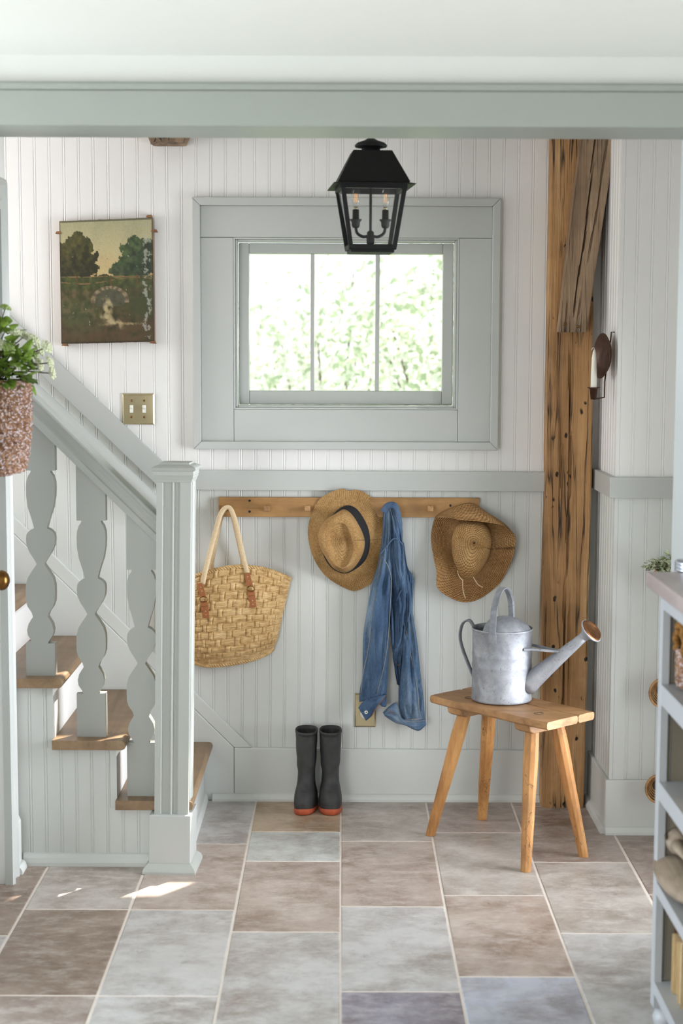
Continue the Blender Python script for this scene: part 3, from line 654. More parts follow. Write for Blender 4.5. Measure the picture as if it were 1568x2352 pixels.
rough_beam('timber_post', POST, [loop(.706, .853, py0, py1, 0), loop(.700, .856, py0, py1, .7), loop(.703, .858, py0, py1, 1.2), loop(.702, .850, py0, py1, 1.8), loop(.703, .850, py0, py1, ZC)], 3, .003,
           'rough brown timber post with nail holes beside the peg rail', (.78, 5.48, 0), nv=120, nu=36, crack=((.46, .02, .32, .016), (.50, .30, .68, .014), (.30, .42, .60, .008), (.72, .84, .99, .018), (.60, .10, .30, .007)))
by0, by1 = 5.366, 5.429
def brl(a, b, z): return [(a, by0, z), (b, by0, z), (b, by1, z), (a, by1, z)]
rough_beam('timber_brace', BRACE, [brl(.727, .818, 1.657), brl(.750, .851, 1.90), brl(.792, .906, 2.29), brl(.812, .93, ZC)], 9, .0035,
           'slanting weathered timber brace nailed across the top of the post', (.77, 5.40, 1.657), 'brace', nv=80, nu=36, crack=((.46, .06, .62, .020), (.40, .55, .99, .022), (.72, .30, .97, .012), (.18, .02, .16, .012), (.62, .02, .2, .010)))
for px, py in ((1297, 744), (1328, 750)):
    c = U(px, py, 5.366); MB().lathe([(0, 0), (.005, .0005), (.004, .003), (0, .004)], Matrix.Translation((c.x, by0+.001, c.z)) @ Matrix.Rotation(PI/2, 4, 'X'), 12).build('brace_nail', DARKBRASS, bpy.data.objects['timber_brace'], smooth=True)
s0, s1 = U(345, 327, 5.42), U(430, 322, 5.42)
rough_beam('beam_stub', BRACE, [loop(s0.x, s1.x-.012, 5.40, 5.527, s0.z), loop(s0.x-.012, s1.x, 5.39, 5.527, s0.z+.03), loop(s0.x-.02, s1.x+.01, 5.38, 5.527, ZC)], 5, .006,
           'stub of a rough wooden beam at the top of the back wall', (s0.x, 5.5, s0.z), 'beam', nv=14, nu=8)

# ================================================================== LANTERN
LC = U(851, 440, 4.5); lx = LC.x; ly = 4.5
ln = thing('lantern', (lx, ly, 1.88), 'black tapered hanging lantern with two candle bulbs in front of the window', 'lantern')
zt = U(851, 350, ly).z; zm = U(851, 424, ly).z; zb = U(851, 572, ly).z
tw, mw, bw = .0535, .0985, .060
def sq(hw, z, cx=lx, cy=ly): return [(cx-hw, cy-hw, z), (cx+hw, cy-hw, z), (cx+hw, cy+hw, z), (cx-hw, cy+hw, z)]
MB().grid([sq(tw-.002, zt), sq(tw, zt), sq(mw, zm), sq(mw-.003, zm), sq(tw-.003, zt-.004)], cu=True, cap0=True).build('roof', BLACK, ln)
mbf = MB(); g = mw+.014
mbf.grid([sq(mw-.006, zm-.001), sq(g, zm-.006), sq(g, zm-.008), sq(mw-.010, zm-.004)], cu=True, cv=True).build('roof_flange', BLACK, ln)
MB().lathe([(0, zt+.07), (.006, zt+.065), (.006, zt+.042), (.009, zt+.038), (.020, zt+.032), (.038, zt+.026), (.0455, zt+.019), (.044, zt+.014), (.030, zt+.012), (.026, zt+.010), (.026, zt-.004)], Matrix.Translation((lx, ly, 0)), 32).build('cap', BLACK, ln, smooth=True)
MB().tube([(lx, ly, zt+.05), (lx, ly, ZC-.02)], .005, 10).lathe([(0, ZC-.03), (.05, ZC-.022), (.055, ZC), (0, ZC)], Matrix.Translation((lx, ly, 0)), 24).build('hanging_rod', BLACK, ln, smooth=True)
tm, bm_ = mw-.012, bw
for sx, sy in ((-1, -1), (1, -1), (1, 1), (-1, 1)):
    a, b = Vector((lx+sx*tm, ly+sy*tm, zm-.004)), Vector((lx+sx*bm_, ly+sy*bm_, zb)); h = .006
    p = []
    for c in (b, a):
        for dx, dy in ((-h, -h), (h, -h), (h, h), (-h, h)): p.append((c.x+dx, c.y+dy, c.z))
    MB().hexa(p).build('corner_bar', BLACK, ln)
for (hw, z0, z1, nm) in ((tm, zm-.018, zm-.004, 'upper_rail'), (bm_, zb-.004, zb+.009, 'lower_rail')):
    for e in range(4):
        c, s_ = ((0, -1), (1, 0), (0, 1), (-1, 0))[e]
        if c == 0: MB().box(lx-hw, lx+hw, ly+s_*hw-.006, ly+s_*hw+.006, z0, z1).build(nm, BLACK, ln)
        else: MB().box(lx+c*hw-.006, lx+c*hw+.006, ly-hw, ly+hw, z0, z1).build(nm, BLACK, ln)
MB().box(lx-bm_, lx+bm_, ly-bm_, ly+bm_, zb-.012, zb-.0045).build('base_plate', BLACK, ln)
for e in range(4):
    q = [sq(tm, zm-.018), sq(bm_, zb+.009)]; a, b = q[0][e], q[0][(e+1) % 4]; c, d = q[1][(e+1) % 4], q[1][e]
    mb = MB(); mb.v = [a, b, c, d]; mb.f = [(0, 1, 2, 3)]; mb.build('pane', GLASS, ln)
MB().tube([(lx, ly, zb), (lx, ly, zm-.006)], .0038, 10).lathe([(0, zb-.003), (.006, zb+.010), (.011, zb+.016), (.0115, zb+.032), (.010, zb+.034), (.010, zb+.046), (.006, zb+.050), (0, zb+.051)], Matrix.Translation((lx, ly, 0)), 20).build('stem', BLACK, ln, smooth=True)
for s_ in (-1, 1):
    ex = lx+s_*.0415
    arm = MB().tube(spline([(lx+s_*.008, ly, zb+.035), (lx+s_*.022, ly, zb+.034), (ex-s_*.004, ly, zb+.044), (ex, ly, zb+.060)], 14), .0042, 10)
    arm.lathe([(0, zb+.058), (.008, zb+.058), (.0115, zb+.064), (.012, zb+.074), (.017, zb+.080), (.0165, zb+.082), (.0095, zb+.082), (.009, zb+.108), (0, zb+.108)], Matrix.Translation((ex, ly, 0)), 20)
    ao = arm.build('arm', BLACK, ln, smooth=True)
    MB().lathe([(0, zb+.108), (.006, zb+.108), (.006, zb+.116), (0, zb+.116)], Matrix.Translation((ex, ly, 0)), 14).build('socket', BRASS, ao, smooth=True)
    MB().lathe([(.006, zb+.116), (.0105, zb+.126), (.0135, zb+.138), (.0130, zb+.150), (.009, zb+.164), (.004, zb+.172), (0, zb+.174)], Matrix.Translation((ex, ly, 0)), 20).build('bulb', BULBG, ao, smooth=True)
    for k in (-1, 0, 1): MB().tube([(ex+k*.0042, ly+(abs(k)-.5)*.003, zb+.128), (ex+k*.0034, ly+(abs(k)-.5)*.003, zb+.152)], .0006, 6).build('filament', FIL, ao)

ln.rotation_euler.z = math.radians(5)
# ================================================================== THINGS ON THE BACK WALL
# ---- oil painting
pq = [U(136, 508, YB-.026), U(350, 500, YB-.026), U(354, 785, YB-.026), U(141, 790, YB-.026)]
pt = thing('oil_painting', tuple((pq[2]+pq[3])/2), 'small unframed dark landscape oil painting of trees and a stone bridge', 'painting')
C1 = lambda *c: hexc(*c)[:3]
def fb(x, y, o=4, s=0):
    a = 0; k = 1; m = .5
    for _ in range(o): a += m*nz(x*k+s, y*k-s, s*1.7); k *= 2; m *= .5
    return a
def lerp3(a, b, t): t = max(0, min(1, t)); return tuple(p+(q-p)*t for p, q in zip(a, b))
def art(u, v):
    n = fb(u*5, v*5, 4, 1.3); n2 = fb(u*16, v*20, 4, 4.1); n3 = fb(u*40, v*40, 2, 9.0)
    sky = lerp3(lerp3(C1(176, 172, 134), C1(206, 190, 142), v*3), C1(208, 176, 124), (v-.25)*4+n)
    c = lerp3(sky, C1(150, 150, 120), n*.7+n3*.3)
    ground = lerp3(C1(44, 46, 24), C1(92, 80, 46), .45+n2*1.3+n*.5)
    ground = lerp3(ground, C1(74, 84, 40), .7*max(0, min(1, (.75-v)*4))*(.5+n))
    if v > .8: ground = lerp3(ground, C1(84, 62, 42), .55+n2)
    gw = max(0, 1-math.hypot((u-.16)/.32, (v-.78)/.16)+n*.8); ground = lerp3(ground, C1(72, 88, 50), min(.8, gw*1.4)*(.6+n2))
    gw = max(0, 1-math.hypot((u-.88)/.22, (v-.70)/.14)+n*.8); ground = lerp3(ground, C1(58, 70, 40), min(.7, gw*1.2))
    if v > .46+n*.05: c = ground
    def tree(cx, cy, rx, ry, c0, c1):
        d = math.hypot((u-cx)/rx, (v-cy)/ry)+fb(u*14, v*14, 4, cx*9)*.75
        if d < 1: return lerp3(c0, c1, .35+n2*1.5+(cx-u)*1.2-(v-cy)*.8)
        return None
    for a in ((.13, .33, .28, .17, C1(34, 38, 18), C1(92, 90, 40)), (.02, .40, .28, .16, C1(32, 36, 18), C1(84, 80, 38)), (.20, .20, .14, .10, C1(40, 44, 22), C1(100, 98, 46)), (.85, .27, .20, .12, C1(28, 46, 28), C1(84, 106, 60)), (.80, .38, .24, .10, C1(26, 44, 28), C1(74, 96, 56)), (.62, .42, .10, .04, C1(40, 56, 36), C1(90, 100, 66))):
        if v < .50: 
            r = tree(*a); c = r or c
    # hedge line, fence, arch and stream
    if .455 < v < .56: c = lerp3(c, lerp3(C1(40, 52, 26), C1(84, 96, 46), .5+n2*1.4), .75)
    for fy in (.455+.012*u, .495+.02*math.sin(u*6)):
        if abs(v-fy) < .0035 and nz(u*20, fy*9) > -.3: c = C1(132, 104, 66)
    for fx in (.18, .54, .83):
        if abs(u-fx) < .007 and .45 < v < .535: c = C1(98, 68, 42)
    ax, ay = .53, .655; d = math.hypot((u-ax)/.20, (v-ay)/.115)
    if v < ay+.02 and .80 < d < 1.02: c = lerp3(C1(96, 82, 62), C1(150, 132, 104), .5+.6*math.sin(math.atan2(v-ay, u-ax)*16)+n3)
    elif v < ay+.05 and d <= .80: c = lerp3(C1(58, 58, 44), C1(96, 96, 74), .5+n2)
    sx_ = .44+.34*max(0, (v-.64))*2.0+.03*math.sin(v*30)
    wd = .025+.20*max(0, v-.66)
    if .62 < v < .90:
        k = max(0, 1-abs(u-sx_+n*.12)/(wd*1.6))*min(1, (v-.62)*14)*min(1, (.90-v)*12); c = lerp3(c, C1(196, 178, 134), max(0, min(.85, k*(.75+n2*2.4+n3))))
    k = max(0, 1-abs(v-.845-n*.03)/.014)*max(0, min(1, (u-.38)*6, (.95-u)*6)); c = lerp3(c, C1(190, 168, 124), max(0, min(.7, k*(.5+n3*1.6))))
    if .56 < v < .80 and u < .42: c = lerp3(c, C1(110, 92, 66), max(0, n2*2.2))
    if abs(u-.93)*22+n3*2 < 1 and n2+n3*.9 > .10: c = lerp3(c, C1(180, 180, 168), .6)
    if min(u, 1-u, v*.8, (1-v)*.8) < .012: c = lerp3(c, C1(40, 32, 22), .7)
    if n3 > .42: c = lerp3(c, C1(206, 200, 180), .5)
    return c
NU, NV = 130, 174
rows = []
for i in range(NV+1):
    v = i/NV; a = pq[0].lerp(pq[3], v); b = pq[1].lerp(pq[2], v); rows.append([a.lerp(b, j/NU)+Vector((0, -.0005*nz(j*.1, i*.1), .0012*nz(j*.15, 7) if i in (0, NV) else 0)) for j in range(NU+1)])
MB().grid(rows, col=lambda i, j: art(j/NU, i/NV)).build('painted_canvas', PAINTING, pt, smooth=True)
e = MB(); back = [p+Vector((0, .024, 0)) for p in pq]; e.v = [tuple(p+Vector((0, .0008, 0))) for p in pq]+[tuple(p) for p in back]
e.f = [(0, 1, 5, 4), (1, 2, 6, 5), (2, 3, 7, 6), (3, 0, 4, 7), (4, 5, 6, 7)]; e.build('canvas_edge', TAGE, pt)
for q, (dx, dz) in ((1, (-.012, .004)), (1, (.004, -.045)), (3, (.010, -.004)), (2, (-.006, -.003)), (0, (-.004, -.04))):
    c = pq[q]; MB().prism([(c.x+dx-.010, c.z+dz-.002), (c.x+dx+.012, c.z+dz-.004), (c.x+dx+.008, c.z+dz+.006), (c.x+dx-.006, c.z+dz+.005)], lambda a, b, k: (a, (c.y-.002, c.y+.02)[k], b)).build('torn_tape', TAGE, pt)

# ---- switch plate and outlet plate
def plate(name, x0, x1, y0, y1, label, cat, toggles):
    a, b = U(x0, y1, YB-.006), U(x1, y0, YB-.006); t = thing(name, tuple(Vector(((a.x+b.x)/2, YB, a.z))), label, cat)
    d = .004; rows = []
    for ins, y in ((0, YB-.0005), (0, YB-.004), (d, YB-.0065), (d+.001, YB-.006)):
        rows.append([(a.x+ins, y, a.z+ins), (b.x-ins, y, a.z+ins), (b.x-ins, y, b.z-ins), (a.x+ins, y, b.z-ins)])
    MB().grid(rows, cu=True, cap0=True, cap1=True).build('plate', BRASS, t)
    return t, a, b
sw, a, b = plate('light_switch', 281, 354, 904, 975, 'brass double light switch plate below the painting', 'light switch', 2)
for px in (302, 331):
    c = U(px, 939, YB-.006)
    MB().box(c.x-.006, c.x+.006, YB-.008, YB-.0055, c.z-.013, c.z+.013).build('toggle_slot', PORC, sw)
    MB().hexa([(c.x-.0045, YB-.0075, c.z-.002), (c.x+.0045, YB-.0075, c.z-.002), (c.x+.0045, YB-.0075, c.z+.011), (c.x-.0045, YB-.0075, c.z+.011)]+[(c.x-.004, YB-.017, c.z+.004), (c.x+.004, YB-.017, c.z+.004), (c.x+.004, YB-.016, c.z+.012), (c.x-.004, YB-.016, c.z+.012)]).build('toggle', PORC, sw)
    for py in (920, 958):
        c = U(px, py, YB-.006); MB().lathe([(0, 0), (.0042, 0), (.0035, .003), (0, .004)], Matrix.Translation((c.x, YB-.0058, c.z)) @ Matrix.Rotation(PI/2, 4, 'X'), 12).build('screw', DARKBRASS, sw, smooth=True)
ot, a, b = plate('wall_outlet', 814, 863, 1593, 1670, 'brass outlet plate half hidden by the denim jacket cuff', 'outlet', 0)
c = U(838, 1640, YB-.006); MB().lathe([(0, 0), (.017, 0), (.016, .002), (0, .0025)], Matrix.Translation((c.x, YB-.006, c.z)) @ Matrix.Rotation(PI/2, 4, 'X'), 20).build('socket', PORC, ot, smooth=True)

# ---- peg rail
r0, r1 = U(502, 1187, YB-.02), U(1101, 1146, YB-.02)
pr = thing('peg_rail', ((r0.x+r1.x)/2, YB, r0.z), 'pine peg rail with square wooden pegs under the chair rail', 'peg rail')
MB().box(r0.x, r1.x, YB-.024, YB-.0005, r0.z, r1.z+.003).build('rail_board', PEGWOOD, pr, bevel=.002)
PEGS = []
for px in (517, 613, 706, 800, 894, 988, 1082):
    c = U(px, 1169, YB-.05); PEGS.append(c); h = .0098
    mb = MB(); y0 = YB-.0245; y1 = YB-(.070 if px in (517, 613, 706, 988) else .040)
    p = [(c.x-h, y0, c.z-h), (c.x+h, y0, c.z-h), (c.x+h, y0, c.z+h), (c.x-h, y0, c.z+h), (c.x-h, y1, c.z-h+.003), (c.x+h, y1, c.z-h+.003), (c.x+h, y1, c.z+h+.003), (c.x-h, y1, c.z+h+.003)]
    mb.hexa(p).build('peg', PEG, pr, bevel=.0025)
for px, py in ((573, 1150), (573, 1175), (1034, 1161)):
    c = U(px, py, YB-.024); MB().lathe([(0, 0), (.0042, 0), (.0035, .0016), (0, .0018)], Matrix.Translation((c.x, YB-.0240, c.z)) @ Matrix.Rotation(PI/2, 4, 'X'), 12).build('screw_head', SCREWHOLE, pr)

# ---- straw tote bag
def coons(T, Bm, L, R, u, v):
    n = len(T)-1; m = len(L)-1
    def at(P, t): t = t*(len(P)-1); k = min(int(t), len(P)-2); return P[k].lerp(P[k+1], t-k)
    return at(T, u)*(1-v)+at(Bm, u)*v+at(L, v)*(1-u)+at(R, v)*u-(T[0]*(1-u)*(1-v)+T[-1]*u*(1-v)+Bm[0]*(1-u)*v+Bm[-1]*u*v)
V2 = lambda *p: [Vector(q) for q in p]
bT = spline([(392, 1362), (425, 1336), (459.6, 1320), (498.7, 1309), (545.6, 1302.4), (596.5, 1306), (635.6, 1317), (668, 1331)], 60)
bR = spline([(668, 1331), (661, 1364), (651, 1405), (645, 1432.5), (637.5, 1467.7), (627.8, 1489)], 40)
bL = spline([(392, 1362), (393, 1400), (397, 1440), (404, 1475), (414, 1500)], 40)
bB = spline([(414, 1500), (434, 1517), (454.7, 1524), (479, 1528), (528, 1524.4), (577, 1514.6), (612, 1501), (627.8, 1489)], 60)
bgp = U(525, 1520, YB-.05); bag = thing('straw_tote', (bgp.x, YB-.05, bgp.z), 'woven straw tote bag hanging by cream rope handles', 'bag')
NU, NV = 300, 250
def bag_y(u, v): return YB-.022-.085*max(0, math.sin(PI*min(1, max(0, u))))**.65*(.55+.45*math.sin(PI*min(1, .25+v*.62)))*(1-.55*max(0, v-.8)/.2)
ROWS, TK = 13.0, 8.2
def weave_h(u, v):
    v += .006*nz(u*9, v*9); r = v*ROWS; i = math.floor(r); f = r-i
    ph = u*TK+.5*(i % 2)+.12*nz(i*3.1, u*3); g = ph-math.floor(ph)
    b = math.sin(PI*f)**.55
    st_ = .18*abs(math.sin(PI*(f*4.5+.6*nz(u*30, i*2.)))) 
    hor = b*(.62+.25*math.sin(PI*g))+st_*b*1.3
    d = abs(g-.5)*2
    if d < .26:
        q = 1-(d/.26)**2
        return max(hor*.55, .35+.85*q**.5*math.sin(PI*min(1, max(0, f)))**.35+.15*abs(math.sin(d/.26*PI*1.5)))
    if d < .34: return hor*.6
    return hor
rows = []
for i in range(NV+1):
    row = []
    for j in range(NU+1):
        u, v = j/NU, i/NV; p = coons(bT, bB, bL, bR, u, v); edge = min(1, min(u, 1-u)*14, (1-v)*10)
        y = bag_y(u, v)-.0085*weave_h(u, v)*max(.25, edge); row.append(U(p[0], p[1], y))
    rows.append(row)
MB().grid(rows).build('woven_body', TOTE, bag, smooth=True)
mb = MB(); rows2 = []
for i in range(41):
    rows2.append([U(*coons(bT, bB, bL, bR, j/60, i/40), YB-.012) for j in range(61)])
mb.grid(rows2)
per = [rows[0][j*5] for j in range(61)]; bot = [rows[NV][j*5] for j in range(61)]
mb.grid([[rows2[0][j] for j in range(61)], per]); mb.grid([[rows2[40][j] for j in range(61)], bot])
mb.grid([[rows2[min(40, round(i/50*40))][60] for i in range(51)], [rows[i*5][NU] for i in range(51)]]); mb.grid([[rows2[min(40, round(i/50*40))][0] for i in range(51)], [rows[i*5][0] for i in range(51)]])
mb.build('woven_back', TOTE, bag, smooth=True)
mb = MB(); n = 260     # plaited rim and base cord
for k in (0, 1, 2):
    path = []
    for i in range(n+1):
        t = i/n; c = U(*coons(bT, bB, bL, bR, t, 0.0), bag_y(t, 0)-.002); a = t*2*PI*17+k*2*PI/3; path.append(c+Vector((0, -.004*math.sin(a)*1.2, .0045*math.cos(a)+.001)))
    mb.tube(path, .0038, 6)
mb.build('plaited_rim', TOTE, bag, smooth=True)
mb = MB()
for k in (0, 1, 2):
    path = []
    for i in range(n+1):
        t = i/n; c = U(*coons(bT, bB, bL, bR, t, 1.0), bag_y(t, 1)+.004); a = t*2*PI*20+k*2*PI/3; path.append(c+Vector((0, -.005*math.sin(a), .005*math.cos(a))))
    mb.tube(path, .0042, 6)
mb.build('base_cord', TOTE, bag, smooth=True)
def hpath(pts, n=40): return spline([U(a, b, y) for a, b, y in pts], n)
fy = bag_y(.35, .1)-.012; fy2 = bag_y(.72, .1)-.012
h1 = hpath([(465.5, 1341, fy), (472, 1310, fy), (487, 1250, 5.45), (499, 1205, 5.455), (508, 1178, 5.46), (519, 1166, 5.462), (530, 1170, 5.46), (541, 1200, 5.455), (551, 1245, 5.45), (560, 1285, fy2), (568, 1318, fy2)], 60)
MB().tube(h1, .0085, 12).build('rope_handle', ROPE, bag, smooth=True)
h2 = hpath([(482, 1318, 5.497), (489, 1275, 5.49), (499, 1225, 5.485), (509, 1182, 5.482), (520, 1167, 5.482), (532, 1176, 5.482), (545, 1230, 5.488), (556, 1280, 5.495), (562, 1310, 5.498)], 50)
MB().tube(h2, .0085, 12).build('rope_handle', ROPE, bag, smooth=True)
def lstrap(c4, y, name='leather_tab', dy=.004):
    q = [U(a, b, y) for a, b in c4]; mb = MB(); mb.hexa([q[0], q[1], q[1]+Vector((0, dy, 0)), q[0]+Vector((0, dy, 0)), q[3], q[2], q[2]+Vector((0, dy, 0)), q[3]+Vector((0, dy, 0))]); return mb.build(name, LEATHER, bag, bevel=.001)
for dx, dy_, yy in ((0, 0, bag_y(.70, .2)-.017), (-108, 24, bag_y(.30, .2)-.024)):
    m = lambda x, y: (440+x/5.113+dx, 1100+y/5.113+dy_)
    lstrap([m(643, 1268), m(722, 1262), m(680, 1103), m(622, 1106)], yy-.003)
    lstrap([m(682, 1514), m(763, 1508), m(745, 1368), m(660, 1378)], yy+.001); lstrap([m(660, 1376), m(744, 1366), m(736, 1306), m(652, 1316)], yy-.001)
    rc = U(*m(693, 1292), yy-.003); ring_ = [rc+Vector((.0125*math.cos(q)*1.05, -.001*math.sin(q), .0065*math.sin(q)*1.5)) for q in (2*PI*i/24 for i in range(24))]
    MB().tube(ring_, .0014, 6, closed=True).build('ring', DARKBRASS, bag, smooth=True)
    for x, y in ((658, 1152), (672, 1197), (715, 1432), (720, 1476)):
        c = U(*m(x, y), yy-.004); MB().lathe([(0, 0), (.0022, 0), (.0018, .0015), (0, .002)], Matrix.Translation((c.x, yy-.0028, c.z)) @ Matrix.Rotation(PI/2, 4, 'X'), 10).build('rivet', BRASS, bag, smooth=True)

# ---- hats: rings of measured outlines, each ring at its own distance from the wall
def polar(pts, c, n=96):      # resample closed outline by angle around c
    P = [Vector(p)-Vector(c) for p in cspline([Vector(p) for p in pts], 480)]
    A = sorted(((math.atan2(p.y, p.x) % (2*PI), p.length) for p in P)); out = []
    for i in range(n):
        a = 2*PI*i/n; lo = max((x for x in A if x[0] <= a), default=None); hi = min((x for x in A if x[0] > a), default=None)
        if lo is None: lo = (A[-1][0]-2*PI, A[-1][1])
        if hi is None: hi = (A[0][0]+2*PI, A[0][1])
        t = (a-lo[0])/max(1e-6, hi[0]-lo[0]); r = lo[1]+(hi[1]-lo[1])*t; out.append(Vector((c[0]+r*math.cos(a), c[1]+r*math.sin(a))))
    return out
def loft(rings, ns, ysf=None):     # rings: [(pts2d, depth list or value)], smooth radial interpolation
    n = len(rings[0][0]); rows = []
    for j in range(n):
        ctrl = [Vector((r[0][j].x, r[0][j].y, (r[1][j] if isinstance(r[1], list) else r[1])*1000)) for r in rings]
        rows.append(spline(ctrl, ns))
    return [[U(rows[j][i].x, rows[j][i].y, YB-rows[j][i].z/1000) for j in range(n)] for i in range(ns)]
def m1(*pts): return [(690+x/7.467, 1110+y/7.467) for x, y in pts]
hc = (788, 1242)
brim = polar(m1((740,95),(830,132),(930,110),(1080,150),(1250,270),(1380,430),(1440,580),(1445,690),(1410,900),(1370,1230),(1325,1420),(1325,1530),(1290,1640),(1130,1770),(930,1850),(760,1800),(560,1690),(400,1560),(290,1410),(200,1230),(150,1050),(125,850),(150,650),(230,430),(330,270),(500,160),(650,105)), hc)
bandb = polar(m1((590,500),(700,415),(830,385),(980,470),(1130,720),(1183,950),(1160,1180),(1080,1350),(930,1480),(770,1548),(600,1500),(470,1380),(380,1200),(345,1000),(370,800),(450,640)), hc)
crb = polar(m1((600,520),(740,448),(870,525),(1005,730),(1092,950),(1085,1150),(1000,1340),(880,1480),(740,1534),(560,1455),(430,1275),(335,1100),(302,930),(330,780),(420,640),(510,570)), hc)
crt = polar(m1((620,560),(740,520),(850,600),(950,780),(1020,980),(1010,1150),(940,1300),(840,1420),(720,1470),(570,1400),(460,1240),(380,1090),(350,930),(380,800),(460,680),(540,610)), hc)
dent = polar(m1((640,690),(740,690),(820,780),(880,950),(910,1100),(880,1260),(800,1400),(700,1440),(600,1370),(510,1230),(440,1080),(420,930),(450,800),(540,720)), hc)
inn = polar(m1((660,860),(720,840),(790,900),(820,1000),(830,1120),(800,1240),(740,1310),(690,1320),(630,1260),(580,1160),(540,1050),(540,940),(590,880)), hc)
h1p = U(788, 1350, YB-.03)
hat = thing('straw_hat', (h1p.x, YB-.03, h1p.z), 'wavy-brimmed straw hat with black band hung over the denim jacket', 'hat')
n = 96; wav = [ .030+.016*math.sin(2*PI*j/n*3+.6)+.010*math.sin(2*PI*j/n*5+2) for j in range(n)]
wmid = [ .042+.008*math.sin(2*PI*j/n*3+.6) for j in range(n)]
mid = [a.lerp(b, .5) for a, b in zip(brim, bandb)]
R1 = loft([(brim, wav), (mid, wmid), (bandb, .050)], 22)
uvh = lambda nn: (lambda i, j: (j/96, i/nn*.42))
def shell(rows, th, name, mat, parent, uvf):
    mb = MB(); mb.grid(rows, cu=True, uv=uvf); back = [[Vector(p)+Vector((0, th, 0)) for p in r] for r in rows]; mb.grid(back, cu=True, uv=uvf); mb.grid([rows[0], back[0]], cu=True, uv=uvf)
    return mb.build(name, mat, parent, smooth=True)
shell(R1, .0025, 'brim', STRAW1, hat, uvh(22))
R2 = loft([(bandb, .048), (bandb, .056), (crb, .074)], 10)
MB().grid(R2, cu=True).build('hat_band', BLACKBAND, hat, smooth=True)['label'] = 'black ribbon band'
crb_i = [a.lerp(Vector(hc), .01) for a in crb]
R3 = loft([(crb_i, .072), (crb_i, .082), (crt, .135), (dent, .138), (dent, .132), (inn, .120), ([Vector(hc)*.97+p*.03 for p in inn], .128)], 46)
MB().grid(R3, cu=True, uv=lambda i, j: (j/96*.8, .42+i/46*.6)).build('crown', STRAW1, hat, smooth=True)

def m2(*pts): return [(970+x/6.817, 1140+y/6.817) for x, y in pts]
hc2 = (1083, 1262)
brim2 = polar(m2((720,115),(880,170),(1050,280),(1280,430),(1430,590),(1460,690),(1420,930),(1330,1150),(1200,1370),(1000,1540),(860,1620),(700,1660),(550,1640),(350,1540),(230,1430),(215,1320),(220,1180),(170,950),(135,700),(145,520),(200,330),(300,250),(500,170)), hc2)
crn = polar(m2((455,780),(470,620),(540,460),(700,370),(860,380),(1000,470),(1072,640),(1068,800),(1030,950),(950,1100),(840,1230),(730,1290),(620,1260),(540,1130),(480,960)), hc2)
crn2 = [p.lerp(Vector((1087, 1250)), .22) for p in crn]; crn3 = [p.lerp(Vector((1088, 1248)), .55) for p in crn]; crn4 = [p.lerp(Vector((1089, 1247)), .965) for p in crn]
h2p = U(1083, 1380, YB-.03)
hat2 = thing('crochet_hat', (h2p.x, YB-.03, h2p.z), 'brown crocheted raffia sun hat with folded brim above the watering can', 'hat')
d2 = []
for j in range(n):
    a = 2*PI*j/n; d2.append(.040+.022*math.cos(a-.3)*0+.020*math.sin(2*a+2.6)+.012*math.sin(3*a+1))
mid2 = [a.lerp(b, .55) for a, b in zip(brim2, crn)]
dm2 = [.028+.018*math.sin(2*2*PI*j/n+2.2)+.010*math.sin(3*2*PI*j/n) for j in range(n)]
R1 = loft([(brim2, d2), (mid2, dm2), (crn, .034)], 26)
shell(R1, .004, 'brim', CROCHET, hat2, lambda i, j: (j/96, i/26*.62))
R3 = loft([(crn, .030), (crn, .060), (crn2, .105), (crn3, .128), (crn4, .134)], 34)
MB().grid(R3, cu=True, uv=lambda i, j: (j/96, i/34)).build('crown', CROCHETC, hat2, smooth=True)
up = spline(m2((190,335),(300,248),(500,168),(720,113),(880,168),(1050,278),(1280,428),(1435,595)), 60); lo = spline(m2((192,338),(300,302),(560,366),(850,392),(1150,432),(1290,470),(1380,540),(1436,598)), 60)
rows = []
for i in range(15):
    t = i/14; row = []
    for j in range(60):
        s_ = math.sin(PI*j/59); p = up[j].lerp(lo[j], t); row.append(U(p.x, p.y, YB-.045-.075*s_**.7*math.sin(min(1, t*1.15)*PI/2)-.010*s_*math.sin(PI*t)))
    rows.append(row)
mb = MB(); uvf = lambda i, j: (j/59*.36, i/14*.42); mb.grid(rows, uv=uvf); mb.grid([[p+Vector((0, .004, .001)) for p in r] for r in rows], uv=uvf); mb.grid([rows[-1], [p+Vector((0, .004, .001)) for p in rows[-1]]], uv=uvf)
mb.build('brim_fold', CROCHET, hat2, smooth=True)
for pts in (m2((548,1160),(565,1230),(600,1290),(632,1312)), m2((628,1310),(628,1400),(640,1500),(672,1600)), m2((790,1255),(840,1340),(880,1390),(945,1425))):
    path = spline([U(a, b, YB-.062) for a, b in pts], 16); MB().tube(path, .0016, 8).build('tie_cord', ROPE, hat2, smooth=True)

